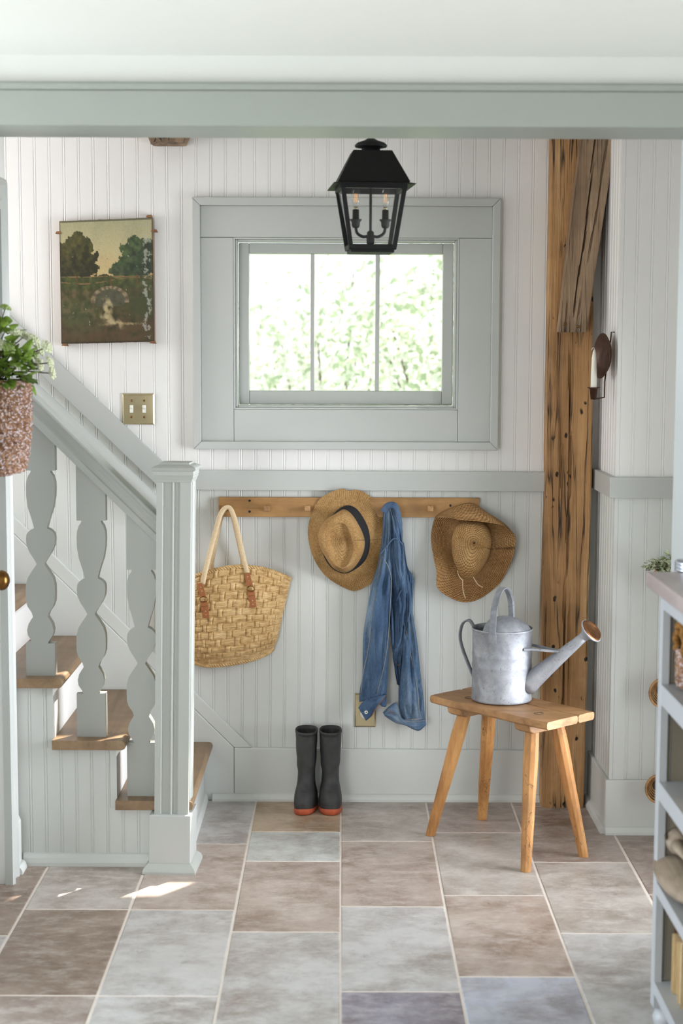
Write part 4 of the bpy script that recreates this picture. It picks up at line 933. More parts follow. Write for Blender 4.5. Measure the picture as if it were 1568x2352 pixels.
# ---- denim jacket
jp = U(905, 1660, YB-.03); jk = thing('denim_jacket', (jp.x, YB-.03, jp.z), 'faded blue denim jacket hanging from the peg rail', 'jacket')
def m3(*pts): return [(680+x/3.7333, 1090+y/3.7333) for x, y in pts]
def cloth(name, L, R, dep, bul, seed, parent=jk, mat=DENIM, NS=44, NA=44, fold=.008, ff=2.2):
    L = spline([Vector(p) for p in L], NS); R = spline([Vector(p) for p in R], NS); rows = []
    dp = spline([(d, 0) for d in dep], NS); bl_ = spline([(b, 0) for b in bul], NS)
    for i in range(NS):
        t = i/(NS-1); row = []
        for k in range(NA):
            th = 2*PI*k/NA; s_ = -math.cos(th); q = L[i].lerp(R[i], (1+s_)/2); fr = math.sin(th)
            if fr >= 0:
                cw = fr**.6
                y = YB-dp[i].x-bl_[i].x*cw-cw*fold*(nz(s_*ff+seed, t*2.6+seed, seed)*1.6+.7*nz(s_*ff*2.3+t*3, t*5.2, seed+4)+.35*nz(s_*ff*4, t*15, seed+9))
            else: y = YB-dp[i].x+.006*(-fr)
            row.append(U(q.x, q.y, y))
        rows.append(row)
    return MB().grid(rows, cu=True, cap0=True, cap1=True).build(name, mat, parent, smooth=True)
bodyL = m3((768,300),(735,560),(700,800),(760,1000),(800,1200),(812,1400),(830,1560),(850,1720),(866,1800)); bodyR = m3((862,330),(905,560),(945,800),(985,1000),(985,1180),(950,1350),(915,1520),(898,1660),(882,1812))
cloth('body', bodyL, bodyR, [.030, .030, .026, .022, .020, .020, .024], [.020, .032, .036, .034, .030, .022, .008], 2.2, fold=.024, ff=3.2)
cloth('front_flap', m3((905,560),(935,760),(950,860),(945,1000),(940,1200)), m3((925,590),(955,790),(1006,880),(1004,1020),(1000,1215)), [.012, .012, .012, .012, .012], [.012, .02, .022, .022, .016], 5.1, fold=.006)
sAL = m3((745,330),(735,520),(700,760),(645,950),(600,1200),(573,1400),(567,1700),(545,1850),(540,1950)); sAR = m3((830,290),(838,560),(828,800),(828,950),(818,1100),(800,1350),(790,1600),(782,1800),(772,1900))
cloth('sleeve', sAL, sAR, [.034, .040, .044, .042, .036, .032, .030, .030], [.020, .034, .044, .046, .046, .044, .042, .040, .036], 7.7, NS=64, fold=.020, ff=2.4)
s2L = m3((800,280),(832,500),(838,760),(850,980),(862,1040)); s2R = m3((862,310),(912,560),(936,800),(944,960),(930,1080)); cloth('shoulder', s2L, s2R, [.050, .056, .058, .055, .050], [.016, .024, .026, .024, .012], 11.3, fold=.013, ff=2.0)
cl = m3((838,1000),(850,1150),(845,1300),(848,1460),(832,1520),(828,1580),(860,1720),(872,1780)); cr_ = m3((950,900),(948,1100),(935,1250),(915,1400),(906,1500),(910,1570),(890,1680),(876,1790)); cloth('lower_panel', cl, cr_, [.046, .046, .042, .038, .036, .034, .03], [.018, .022, .022, .018, .014, .010, .006], 3.9, fold=.014)
sBL = m3((932,1010),(925,1200),(915,1300),(905,1450),(900,1600),(882,1800),(880,1960),(905,2100)); sBR = m3((985,1030),(1002,1200),(1040,1450),(1060,1650),(1075,1780),(1090,1900),(1100,2020),(1104,2090))
cloth('sleeve', sBL, sBR, [.024, .026, .028, .028, .028, .028, .028], [.020, .028, .034, .036, .038, .038, .036, .034], 14.1, NS=64, fold=.019, ff=2.4)
# cuffs
cloth('cuff', m3((532,2000),(560,1960),(605,1925),(668,1905),(760,1885)), m3((598,2112),(640,2075),(680,2010),(735,1950),(776,1880)), [.066]*5, [.012, .014, .014, .012, .008], 21, fold=.004, NS=24)['label'] = 'turned cuff with metal button'
cloth('cuff', m3((742,2040),(800,1985),(862,1960),(905,2085),(1000,2105),(1108,2090)), m3((760,2070),(800,2100),(862,2135),(930,2150),(1045,2198),(1116,2145)), [.052]*6, [.014, .016, .020, .022, .020, .014], 23, fold=.005, NS=30)
cloth('cuff', m3((700,1960),(720,1930),(765,1885)), m3((735,1990),(772,1985),(779,1900)), [.046]*3, [.008, .01, .008], 25, fold=.003, NS=14)
# collar loop over the peg
co = spline([U(a, b, y) for a, b, y in ((*m3((748, 322))[0], YB-.085), (*m3((775, 278))[0], YB-.088), (*m3((812, 262))[0], YB-.09), (*m3((850, 275))[0], YB-.085), (*m3((872, 340))[0], YB-.075), (*m3((890, 460))[0], YB-.06), (*m3((905, 560))[0], YB-.045))], 30)
MB().tube(co, [.0075]*24+[.006, .0055, .005, .004, .003, .002], 10, flat=1.6).build('collar', DENIM_S, jk, smooth=True)
def seam(pts, y, r=.0022, mat=DENIM_S, nm='seam'):
    MB().tube(spline([U(a, b, YB-yy) for (a, b), yy in zip(m3(*pts), y)], 26), r, 6, flat=.8).build(nm, mat, jk, smooth=True)
seam([(722,680),(770,620),(835,550),(880,565),(918,612)], [.085, .090, .086, .086, .070], .0036)
seam([(730,720),(690,960),(655,1150),(635,1380),(605,1560),(570,1720),(553,1900)], [.086, .088, .084, .079, .076, .072, .068], .0013, THREAD)
seam([(735,700),(790,790),(815,900),(812,1010),(800,1250),(780,1480),(740,1700),(690,1880)], [.086, .086, .078, .076, .072, .072, .073, .072], .0015, THREAD)
seam([(930,950),(885,1020),(862,1080)], [.076, .076, .070], .0036)
seam([(918,1260),(950,1370),(985,1560),(1020,1720),(1045,1900),(1058,2080)], [.058, .062, .065, .066, .066, .064], .0014, THREAD)
seam([(952,925),(1000,930)], [.037, .036], .0016); 
seam([(835,1500),(880,1540),(912,1530)], [.055, .057, .050], .0016); seam([(850,1600),(868,1635),(890,1628)], [.050, .052, .048], .0016, LEATHER)
seam([(786,2010),(812,2035),(832,2062)], [.073, .073, .073], .0012, LEATHER, 'buttonhole'); seam([(905,2110),(1000,2122),(1105,2108)], [.070, .073, .066], .0012, THREAD); seam([(640,2080),(700,1985),(775,1890)], [.078, .080, .070], .0011, LEATHER)
c = U(*m3((600, 2037))[0], YB-.082); bo_ = MB().lathe([(0, 0), (.0055, 0), (.0062, .0015), (.0055, .003), (.0035, .0016), (.0022, .0016)], Matrix.Translation(c) @ Matrix.Rotation(PI/2, 4, 'X'), 18).build('button', PORC, jk, smooth=True); bo_['label'] = 'pale metal button with dark centre'
MB().lathe([(0, .0030), (.0020, .0030), (.0022, .0024), (0, .002)], Matrix.Translation(c) @ Matrix.Rotation(PI/2, 4, 'X'), 12).build('button_stud', BLACK, bo_, smooth=True)

# ---- rubber boots
def boot(cx, label, toe_dx, w0):
    cy = 5.425; t = thing('rubber_boot', (cx, cy, 0), label, 'boot', 'pair of black rubber boots')
    # sections: z, half width, back y, front y, x shift
    sec_ = [(.012, .039, .072, -.092, toe_dx), (.030, .0405, .074, -.096, toe_dx), (.050, .0395, .073, -.094, toe_dx), (.070, .036, .070, -.080, toe_dx*.9), (.088, .0325, .067, -.060, toe_dx*.7), (.108, .0305, .066, -.045, toe_dx*.4), (.130, .0300, .066, -.041, toe_dx*.2), (.155, .0325, .068, -.044, 0), (.190, .0350, .070, -.047, 0), (.235, .0372, .072, -.050, 0), (.270, .0380, .073, -.051, 0), (.2705, .0395, .0745, -.0525, 0), (.278, .0395, .0745, -.0525, 0), (.279, .0370, .072, -.050, 0), (.265, .0355, .070, -.048, 0), (.200, .031, .066, -.043, 0), (.12, .027, .06, -.035, 0), (.06, .02, .05, -.03, 0)]
    rows = []; N = 40
    S_ = spline([Vector(s_) for s_ in sec_[:11]], 44); S_ += [Vector(s_) for s_ in sec_[11:]]
    for s_ in S_:
        z, hw, yb, yf, sx = s_; row = []
        for k in range(N):
            a = 2*PI*k/N; yc = (yb+yf)/2; hl = (yb-yf)/2; e_ = 1.0
            x = hw*math.copysign(abs(math.cos(a))**.85, math.cos(a)); y = hl*math.copysign(abs(math.sin(a))**.9, math.sin(a))
            f = max(0, -math.sin(a)); wr = .0018*nz(x*40+cx*50, y*30, z*36)+(.0016*math.sin(z*120+nz(a, cx)*4)*max(0, 1-abs(z-.15)/.06))
            row.append((cx+x*(1+wr*18)+sx*f, cy+yc+y*(1+wr*10), z+(.012*math.cos(a)*(z > .289))*0))
        rows.append(row)
    MB().grid(rows, cu=True, cap1=True).build('boot_upper', RUBBER, t, smooth=True)
    so = [(.0, .036, .071, -.090, toe_dx), (.0, .039, .074, -.096, toe_dx), (.008, .0405, .0755, -.0985, toe_dx), (.016, .0395, .075, -.0975, toe_dx), (.018, .037, .073, -.094, toe_dx)]; rows = []
    for z, hw, yb, yf, sx in so:
        row = []
        for k in range(N):
            a = 2*PI*k/N; yc = (yb+yf)/2; hl = (yb-yf)/2; x = hw*math.copysign(abs(math.cos(a))**.85, math.cos(a)); y = hl*math.copysign(abs(math.sin(a))**.9, math.sin(a)); f = max(0, -math.sin(a)); row.append((cx+x+sx*f, cy+yc+y, z+.006*f*f*(1 if z > 0 else .35)))
        rows.append(row)
    MB().grid(rows, cu=True, cap0=True, cap1=True).build('sole', SOLE, t, smooth=True)
    rows = [[(cx+r*.001+x, y, z) for x, y, z in []] for r in ()]
boot(U(703, 1850, 5.40).x, 'left black rubber boot with red sole on the tiles', -.012, .038)
boot(U(758, 1850, 5.40).x, 'right black rubber boot with red sole on the tiles', .002, .038)

# ================================================================== STOOL AND WATERING CAN
ZS = .472
A_, D_, C_c = UZ(984.5, 1597, ZS), UZ(1253, 1660, ZS), UZ(1367, 1633, ZS); B_ = A_+C_c-D_
sc_ = (A_+C_c)/2; lu = (D_-A_).normalized(); su = (C_c-D_).normalized(); Ls = (D_-A_).length/2; Ws = (C_c-D_).length/2
stl = thing('wooden_stool', (sc_.x, sc_.y, 0), 'small rustic pine stool with four splayed legs under the watering can', 'stool')
def SP(a, b, z): return (sc_+lu*a+su*b)+Vector((0, 0, z-ZS))
def seat_part(b0, b1, nm):
    rows = []; N = 40
    for k in range(N+1):
        a = -Ls+2*Ls*k/N; tp = 1-.10*max(0, abs(a)/Ls-.75)*2
        wv = .002*nz(a*9, b0*9); bb0 = b0*(tp if abs(b0) > .05 else 1)+wv; bb1 = b1*(tp if abs(b1) > .05 else 1)+.002*nz(a*8, b1*9+3)
        z0 = ZS-.026+.002*nz(a*12, 4, b0); zt_ = lambda b: ZS+.0012*nz(a*14, b*14)-.001
        rows.append([SP(a, bb0, z0+.006), SP(a, bb0, zt_(bb0)-.005), SP(a, bb0+.005, zt_(bb0)), SP(a, (bb0+bb1)/2, zt_(0)), SP(a, bb1-.005, zt_(bb1)), SP(a, bb1, zt_(bb1)-.005), SP(a, bb1, z0+.006), SP(a, bb1-.006, z0), SP(a, bb0+.006, z0)])
    MB().grid(rows, cu=True, cap0=True, cap1=True).build(nm, SEATW, stl)
seat_part(-Ws, Ws*.28, 'seat_plank'); seat_part(Ws*.28+.0025, Ws, 'seat_plank')
for s_ in (-1, 1):
    ca = s_*Ls*.58
    poly = [(-.060, ZS-.0265), (.060, ZS-.0265), (.052, ZS-.054), (-.044, ZS-.054)]
    MB().prism([(-Ws*.93, ZS-.0265), (Ws*.88, ZS-.0265), (Ws*.66, ZS-.055), (-Ws*.72, ZS-.055), (-Ws*.88, ZS-.046)], lambda b, z, k: SP(ca+(-.032, .032)[k], b, z)).build('seat_batten', SEATW, stl, bevel=.004)
feet = [(UZ(988, 1918, 0), -1, -1), (UZ(1107, 1882, 0), -1, 1), (UZ(1207, 2001, 0), 1, -1), (UZ(1340, 1967, 0), 1, 1)]
for fp, sa, sb in feet:
    tp = SP(sa*Ls*.58, sb*Ws*.50, ZS-.050); path = [fp+(tp-fp)*(k/12) for k in range(13)]
    rows = []
    for k, p in enumerate(path):
        t = k/12; r = .0165+.0085*min(1, t*1.15)-.004*max(0, t-.85)*4
        rows.append([(p.x+r*math.cos(2*PI*q/9+.3)*(1+.07*nz(q*2.1, t*4, sa+sb*3)), p.y+r*math.sin(2*PI*q/9+.3), p.z) for q in range(9)])
    MB().grid(rows, cu=True, cap0=True, cap1=True).build('leg', STOOL, stl, bevel=.0015)
    e_ = SP(sa*Ls*.60, sb*Ws*.42, ZS+.0002)
for a, b in ((-.55, -.38), (.62, -.34)):
    c = SP(a*Ls, b*Ws, ZS+.0004); MB().tube([c+Vector((.014*math.cos(q), .014*math.sin(q), 0)) for q in (2*PI*i/20 for i in range(20))], .0009, 5, closed=True).build('leg_tenon', BARK, stl)

# can: axis of spout points right and a little towards the camera
cb = UZ(1151, 1606, ZS); RB_ = .096; HB_ = .232
can = thing('watering_can', (cb.x, cb.y, ZS+.001), 'galvanised watering can with copper rose standing on the stool', 'watering can')
ang = math.radians(-24); fw_ = Vector((math.cos(ang), math.sin(ang), 0)); sd_ = Vector((-math.sin(ang), math.cos(ang), 0))
def CP(f, s_, z): return Vector((cb.x, cb.y, ZS+.001+z))+fw_*f+sd_*s_
Mz = Matrix.Translation((cb.x, cb.y, ZS+.001)) @ Matrix.Rotation(ang, 4, 'Z')
prof = [(0, .004), (RB_*.96, .004), (RB_*1.0, 0), (RB_*1.02, .003), (RB_*1.015, .008), (RB_, .012), (RB_*.995, .105), (RB_*1.008, .110), (RB_*1.008, .116), (RB_*.994, .122), (RB_*.994, .140), (RB_*1.008, .146), (RB_*1.008, .151), (RB_*.995, .157), (RB_*1.0, HB_-.006), (RB_*1.025, HB_-.003), (RB_*1.03, HB_), (RB_*1.015, HB_+.003), (RB_*.985, HB_), (RB_*.97, HB_-.02), (RB_*.96, .05), (0, .045)]
MB().lathe(prof, Mz, 56).build('can_body', ZINC, can, smooth=True)
# domed half cover over the spout side
rows = []
for i in range(15):
    t = i/14; row = []
    for j in range(33):
        a = -PI*.5+PI*j/32; ed = Vector((RB_*.97*math.cos(a), RB_*.97*math.sin(a)))
        if True:
            cut = -.42*RB_; base_a = math.acos(cut/(RB_*.97)); a = -base_a+2*base_a*j/32; ed = Vector((RB_*.97*math.cos(a), RB_*.97*math.sin(a)))
        st_ = Vector((cut, ed.y)); p = st_.lerp(ed, t) ; r2 = min(1, (p.length/(RB_*.97))); z = HB_-.004+.044*(max(0, 1-r2**2))**.75*min(1, 1.0) 
        z -= .02*max(0, (.0-p.x)/RB_)**1.0*.6
        row.append(CP(p.x, p.y, z))
    rows.append(row)
MB().grid(rows).build('domed_cover', ZINC, can, smooth=True)
def strap(pts, wd, th, name, side, n=40, mat=ZINC):
    path = spline(pts, n); rows = []
    for i, p in enumerate(path):
        a = path[max(0, i-1)]; b = path[min(n-1, i+1)]; t = (b-a).normalized(); s_ = side(i/(n-1)) if callable(side) else side
        nn = t.cross(s_).normalized(); s2 = nn.cross(t).normalized()
        rows.append([p+s2*wd/2+nn*th*.2, p+s2*wd*.3+nn*th, p-s2*wd*.3+nn*th, p-s2*wd/2+nn*th*.2, p-s2*wd/2-nn*th*.5, p+s2*wd/2-nn*th*.5])
    return MB().grid(rows, cu=True, cap0=True, cap1=True).build(name, mat, can, smooth=False)
strap([CP(0, -RB_*1.03, HB_-.022), CP(0, -RB_*1.0, HB_+.02), CP(0, -RB_*.86, HB_+.079), CP(0, -RB_*.45, HB_+.119), CP(0, 0, HB_+.130), CP(0, RB_*.45, HB_+.119), CP(0, RB_*.86, HB_+.079), CP(0, RB_*1.0, HB_+.02), CP(0, RB_*1.03, HB_-.022)], .021, .004, 'arch_handle', fw_)
for s_ in (-1, 1): strap([CP(0, s_*RB_*1.035, HB_-.032), CP(0, s_*RB_*1.045, HB_-.018), CP(0, s_*RB_*1.04, HB_-.004)], .026, .003, 'handle_bracket', fw_, 8)
strap([CP(-RB_*.99, 0, HB_-.004), CP(-RB_*1.18, 0, HB_+.018), CP(-RB_*1.42, 0, HB_+.004), CP(-RB_*1.50, 0, HB_-.040), CP(-RB_*1.36, 0, HB_-.090), CP(-RB_*1.0, 0, HB_-.168)], .020, .004, 'rear_handle', sd_)
sp0, sp1 = CP(RB_*.86, 0, .052), CP(.270, 0, .226)
ax_ = (sp1-sp0).normalized()
MB().tube([sp0.lerp(sp1, k/12) for k in range(13)], [.036-.0215*(k/12)**.75 for k in range(13)], 22).build('spout', ZINC, can, smooth=True)
Mr = Matrix.Translation(sp1) @ (ax_+Vector((.1, -.25, .12))).normalized().to_track_quat('Z', 'Y').to_matrix().to_4x4()
MB().lathe([(.0145, -.008), (.016, .004), (.026, .020), (.039, .028), (.0415, .031), (.0405, .034), (.038, .034)], Mr, 32).build('rose', ZINC, can, smooth=True)
MB().lathe([(.0395, .033), (.034, .040), (.033, .0385), (.026, .0435), (.025, .042), (.014, .046), (.013, .0445), (0, .047)], Mr, 32).build('rose_face', COPPER, can, smooth=True)['label'] = 'domed copper rose face'
sm = sp0.lerp(sp1, .63)
strap([CP(RB_*.90, -.045, .176), CP(RB_*1.25, -.028, .176), sm+Vector((-.01, -.008, .012)), sm+Vector((.016, 0, .018))], .009, .003, 'spout_brace', Vector((0, 0, 1)), 14); strap([CP(RB_*.90, .045, .176), CP(RB_*1.25, .028, .176), sm+Vector((-.01, .008, .012)), sm+Vector((.016, 0, .018))], .009, .003, 'spout_brace', Vector((0, 0, 1)), 14)

# ================================================================== SCONCE AND CANDLE on the side of the boxed-out wall
scy = 5.222; sc = U(1391, 818, scy)
sn = thing('candle_sconce', (BXL, scy, sc.z-.14), 'brown metal wall sconce with round reflector dish beside the post', 'sconce')
dn = Vector((-math.cos(math.radians(12)), -math.sin(math.radians(12)), .05)).normalized(); dcn = Vector((.8665, scy, sc.z))
Md = Matrix.Translation(dcn) @ dn.to_track_quat('Z', 'Y').to_matrix().to_4x4()
MB().lathe([(0, 0), (.030, .001), (.036, .004), (.040, .003), (.056, .010), (.070, .020), (.074, .021), (.074, .019), (.058, .007), (.04, 0), (0, -.003)], Md, 40).build('reflector_dish', BROWNMETAL, sn, smooth=True)
MB().tube([(BXL-.001, scy-.01, sc.z+.078), (BXL-.012, scy-.01, sc.z+.078), (BXL-.014, scy-.01, sc.z+.05), (BXL-.022, scy, sc.z)], .0022, 8).build('hanger', BROWNMETAL, sn, smooth=True)
cup = U(1363, 893, 5.205)
MB().tube([(BXL-.026, scy-.005, sc.z-.05), (BXL-.030, scy-.008, sc.z-.085), (BXL-.030, scy-.008, cup.z-.028), tuple(cup+Vector((0, 0, -.034)))], .0024, 8).build('arm', BROWNMETAL, sn, smooth=True)
MB().lathe([(0, -.034), (.0095, -.034), (.0135, 0), (.021, .003), (.021, .005), (.012, .003), (.009, -.03)], Matrix.Translation(cup), 24).build('candle_cup', BROWNMETAL, sn, smooth=True)
cd = thing('candle', tuple(cup+Vector((0, 0, -.028))), 'white taper candle standing in the wall sconce cup', 'candle')
MB().lathe([(0, -.028), (.0075, -.028), (.0105, .002), (.0100, .05), (.0085, .10), (.0050, .120), (.0025, .127), (0, .128)], Matrix.Translation(cup), 20).build('wax', WAX, cd, smooth=True)
MB().tube(spline([cup+Vector((0, 0, .126)), cup+Vector((-.002, 0, .134)), cup+Vector((-.007, -.002, .132)), cup+Vector((-.010, -.003, .125))], 10), .0011, 6).build('wick', WAX, cd, smooth=True)

# ================================================================== BASKET AND FLOWERS on the left door
def knotted(name, cx, cy, zt_, zb_, rx, ry, mat, parent, NUk=200, NVk=110, kn=34, rowsn=16, taper=.82, flatback=None, amp=.0085):
    rows = []
    for i in range(NVk+1):
        v = i/NVk; z = zt_+(zb_-zt_)*v; k = 1-(1-taper)*(max(0, v-.3)/.7)**2
        if v > .86: k *= math.sqrt(max(.02, 1-((v-.86)/.142)**2))*.25+.75 if v < .97 else .62
        row = []
        for j in range(NUk):
            a = 2*PI*j/NUk; r_i = math.floor(v*rowsn); f = v*rowsn-r_i; g = (j/NUk*kn+.5*(r_i % 2)+.3*nz(r_i*1.7, a*2)) % 1
            h = (math.sin(PI*f)**.5)*(math.sin(PI*g)**.5)+.5*nz(a*22, v*60, 3)
            x = cx+(rx*k+amp*h)*math.cos(a); y = cy+(ry*k+amp*h)*math.sin(a); row.append((x, y, z+.004*nz(a*8, v*30)))
        rows.append(row)
    return MB().grid(rows, cu=True, cap1=True).build(name, mat, parent, smooth=True)
BK = U(0, 975, 4.18); bkx, bky = XL+.072, 4.18; zt_, zb_ = U(40, 872, 4.18).z, U(20, 1092, 4.18).z
bs = thing('door_basket', (bkx, bky, zb_), 'knotted brown and white basket of flowers hanging on the left door', 'basket')
Rr = U(71, 990, 4.18).x-bkx
knotted('basket_body', bkx, bky, zt_, zb_, Rr-.004, .105, KNOT, bs)
hp = spline([(XL+.03, bky, zt_+.16), (bkx-.01, bky-.09, zt_+.05), (bkx+.005, bky-.103, zt_-.015)], 20); MB().tube([Vector(p)+Vector((.004*math.sin(i*1.3), 0, .004*math.cos(i*1.3))) for i, p in enumerate(hp)], .010, 8).build('basket_handle', KNOTB, bs, smooth=True)
hp = spline([(XL+.03, bky, zt_+.16), (bkx-.01, bky+.09, zt_+.05), (bkx+.005, bky+.103, zt_-.015)], 20); MB().tube(hp, .010, 8).build('basket_handle', KNOTB, bs, smooth=True)
MB().tube([(XL-.03, bky, zt_+.17), (XL+.028, bky, zt_+.165), (XL+.034, bky, zt_+.185)], .004, 8).build('hook', DARKBRASS, bs, smooth=True)
fw2 = thing('flower_bunch', (bkx, bky, zt_-.05), 'bunch of white umbel flowers and green leaves in the hanging basket', 'flowers')
def umbel(c, r, d, mat, parent):
    mb = MB(); d = Vector(d).normalized(); qn = d.to_track_quat('Z', 'Y')
    for k in range(34):
        a = k*2.39996; rr = math.sqrt(k/34); p = qn @ Vector((rr*math.cos(a)*r, rr*math.sin(a)*r, r*.9*(1-.55*rr*rr)+random.uniform(-.1, .1)*r)); mb.ball(c+p, r*.22, 5, 3)
        if k % 3 == 0: mb.tube([c, c+p], r*.03, 4, caps=False)
    return mb.build('flower_head', mat, parent)
def leaf(p, d, L, wd, mat, parent, up=Vector((0, 0, 1))):
    d = Vector(d).normalized(); s_ = d.cross(up)
    if s_.length < .1: s_ = Vector((1, 0, 0))
    s_.normalize(); nn = s_.cross(d); rows = []
    for i in range(7):
        t = i/6; w_ = wd*math.sin(PI*min(.985, max(.03, t**.8)))*(1+.12*math.sin(t*25)); c = Vector(p)+d*L*t-nn*L*.25*t*t; rows.append([c-s_*w_+nn*w_*.35, c, c+s_*w_+nn*w_*.35])
    mb = MB(); mb.grid(rows); mb.grid([[q-nn*.0008 for q in r] for r in rows]); return mb.build('leaf', mat, parent, smooth=True)
src = Vector((bkx, bky, zt_-.02))
for px, py, r, mt in ((33, 764, .017, FLOWER), (54, 772, .016, FLOWER), (77, 781, .017, FLOWER), (107, 797, .016, FLOWER), (89, 805, .016, FLOWER), (65, 815, .017, FLOWER), (88, 836, .017, FLOWER), (114, 832, .014, FLOWER), (118, 856, .016, FLOWER), (40, 836, .016, FLOWER), (3, 793, .016, FLOWER), (2, 890, .018, FLOWER), (12, 706, .013, GREENBUD), (12, 758, .013, GREENBUD), (80, 815, .012, GREENBUD), (20, 800, .015, GREENBUD)):
    yy = bky+random.uniform(-.09, .05); c = U(px, py, yy); d = (c-src); d.normalize()
    umbel(c-d*.008, r*1.15, d, mt, fw2); MB().tube(spline([src+Vector((random.uniform(-.02, .02), 0, 0)), src.lerp(c, .5)+Vector((0, 0, .02)), c-d*.006], 10), .0016, 6).build('stem', STEM, fw2, smooth=True)
for k in range(190):
    px = random.uniform(-60, 66); py = random.uniform(815, 890) if k > 40 else random.uniform(745, 850)
    if px > 48 and py < 815: px -= 40
    yy = bky+random.uniform(-.11, .04); c = U(px, py, yy); d = (c-src)+Vector((random.uniform(-.05, .08), random.uniform(-.10, .02), random.uniform(-.06, .05)))
    leaf(c, d, random.uniform(.028, .046), random.uniform(.010, .015), LEAF, fw2)
for px, py, dx in ((58, 790, .02), (44, 803, -.01), (30, 800, -.02), (8, 735, -.01), (60, 806, .03)):
    c = U(px, py+26, bky-.05); leaf(c, (dx, -.02, .06), .055, .014, LEAF, fw2)

# ================================================================== SHELF UNIT and what stands on it
XF, YE = .740, 3.652
sh = thing('bookshelf', (XF+.16, 3.2, 0), 'grey painted open bookshelf with wooden top at the right edge', 'bookshelf')
MB().box(XF-.022, 1.12, 2.30, YE+.055, 1.044, 1.080).build('top', PINKTOP, sh, bevel=.004)
zf = .05
MB().box(XF, XF+.020, YE-.034, YE, zf, 1.0435).build('front_stile', SHELFP, sh, bevel=.002); MB().box(XF+.0205, 1.10, YE-.02, YE, zf, 1.0435).build('end_panel', SHELFP, sh)
MB().box(XF, XF+.020, 2.34, 2.38, zf, 1.0435).build('front_stile', SHELFP, sh, bevel=.002); MB().box(XF+.0205, 1.10, 2.34, 2.36, zf, 1.0435).build('end_panel', SHELFP, sh)
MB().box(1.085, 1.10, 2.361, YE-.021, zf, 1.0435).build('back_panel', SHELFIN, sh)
MB().box(XF, XF+.020, 2.3805, YE-.0345, 1.005, 1.0435).build('top_rail', SHELFP, sh, bevel=.0015)
SZ = [(.781, .829), (.555, .598), (.327, .357), (.085, .115)]
for a, b in SZ: MB().box(XF+.001, 1.0845, 2.3605, YE-.0205, a, b).build('shelf', SHELFP, sh, bevel=.0015)
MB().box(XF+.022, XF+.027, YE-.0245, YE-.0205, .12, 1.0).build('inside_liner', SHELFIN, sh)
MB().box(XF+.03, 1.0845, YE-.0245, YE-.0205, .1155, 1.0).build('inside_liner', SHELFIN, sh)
for y in (YE-.03, 2.37):
    MB().lathe([(0, 0), (.016, 0), (.026, .012), (.030, .028), (.024, .044), (.016, .050), (0, .050)], Matrix.Translation((XF+.03, y, 0)), 24).build('bun_foot', SHELFP, sh, smooth=True)
# pewter lid on top
lc = UZ(1584, 1310, 1.08); lt = MB().lathe([(0, 0), (.044, 0), (.046, .003), (.043, .006), (.043, .008), (.046, .011), (.043, .014), (.043, .017), (.0455, .020), (.040, .025), (.02, .027), (0, .027)], Matrix.Translation((lc.x+.006, lc.y-.01, 1.0805)), 40)
tag(lt.build('pewter_lid', SILVER, None, smooth=True, at=(lc.x+.006, lc.y-.01, 1.0805)), 'ribbed pewter lid lying on the bookshelf top', 'lid')
# knotted basket on the upper shelf
bc = Vector((XF+.115, 3.555, .8295)); b2 = thing('knotted_basket', tuple(bc), 'small knotted basket with rope handle on the upper bookshelf shelf', 'basket')
knotted('basket_body', bc.x, bc.y, .925, .831, .090, .062, KNOT, b2, 130, 60, 20, 8, .98, amp=.006)
hp = [(bc.x-.085+.0*i, bc.y+.045*math.cos(PI*i/16), .915+.066*math.sin(PI*i/16)) for i in range(17)]; MB().tube([Vector(p)+Vector((.003*math.sin(i*2), .003*math.cos(i*2), 0)) for i, p in enumerate(hp)], .0085, 8).build('handle', KNOTB, b2, smooth=True)
# wooden box on the second shelf
bxm = thing('wooden_box', (XF+.12, 3.42, .599), 'upright brown wooden box on the middle bookshelf shelf', 'box')
MB().box(XF+.04, XF+.22, 3.34, 3.470, .599, .735).build('box_body', PEG, bxm, bevel=.003); MB().box(XF+.035, XF+.225, 3.335, 3.475, .7355, .745).build('box_lid', PEG, bxm, bevel=.002)
# carved bird
dc = thing('carved_bird', (XF+.06, 3.50, .3575), 'weathered carved wooden bird resting on the lower bookshelf shelf', 'carving')
rows = []
for i in range(25):
    t = i/24; yv = 3.700-.30*t; r = math.sqrt(max(.0, 1-(2*t-1)**2))**.62; row = []
    for k in range(28):
        a = 2*PI*k/28; row.append((XF+.055+.068*r*math.cos(a), yv, .3575+.032+.032*r*math.sin(a)*(1 if math.sin(a) > 0 else 1.0)+.006*(1-t)))
    rows.append(row)
MB().grid(rows, cu=True, cap0=True, cap1=True).build('body', DECOY, dc, smooth=True)
rows = []
for i in range(21):
    t = i/20; yv = 3.672-.090*t; r = math.sqrt(max(0, 1-(2*t-1)**2))**.6; rows.append([(XF+.050+.030*r*math.cos(2*PI*k/24), yv, .3575+.098+.032*r*math.sin(2*PI*k/24)) for k in range(24)])
hd_ = MB().grid(rows, cu=True, cap0=True, cap1=True).build('head', DECOY, dc, smooth=True)
MB().tube([(XF+.045, 3.60, .455), (XF+.045, 3.555, .452), (XF+.046, 3.51, .444)], [.020, .013, .004], 12).build('beak', DECOY, dc, smooth=True)
MB().lathe([(.003, 0), (.006, .001), (.0065, .003), (.004, .004), (0, .002)], Matrix.Translation((XF+.0205, 3.612, .468)) @ Matrix.Rotation(-PI/2, 4, 'Y'), 14).build('eye', BARK, hd_, smooth=True)
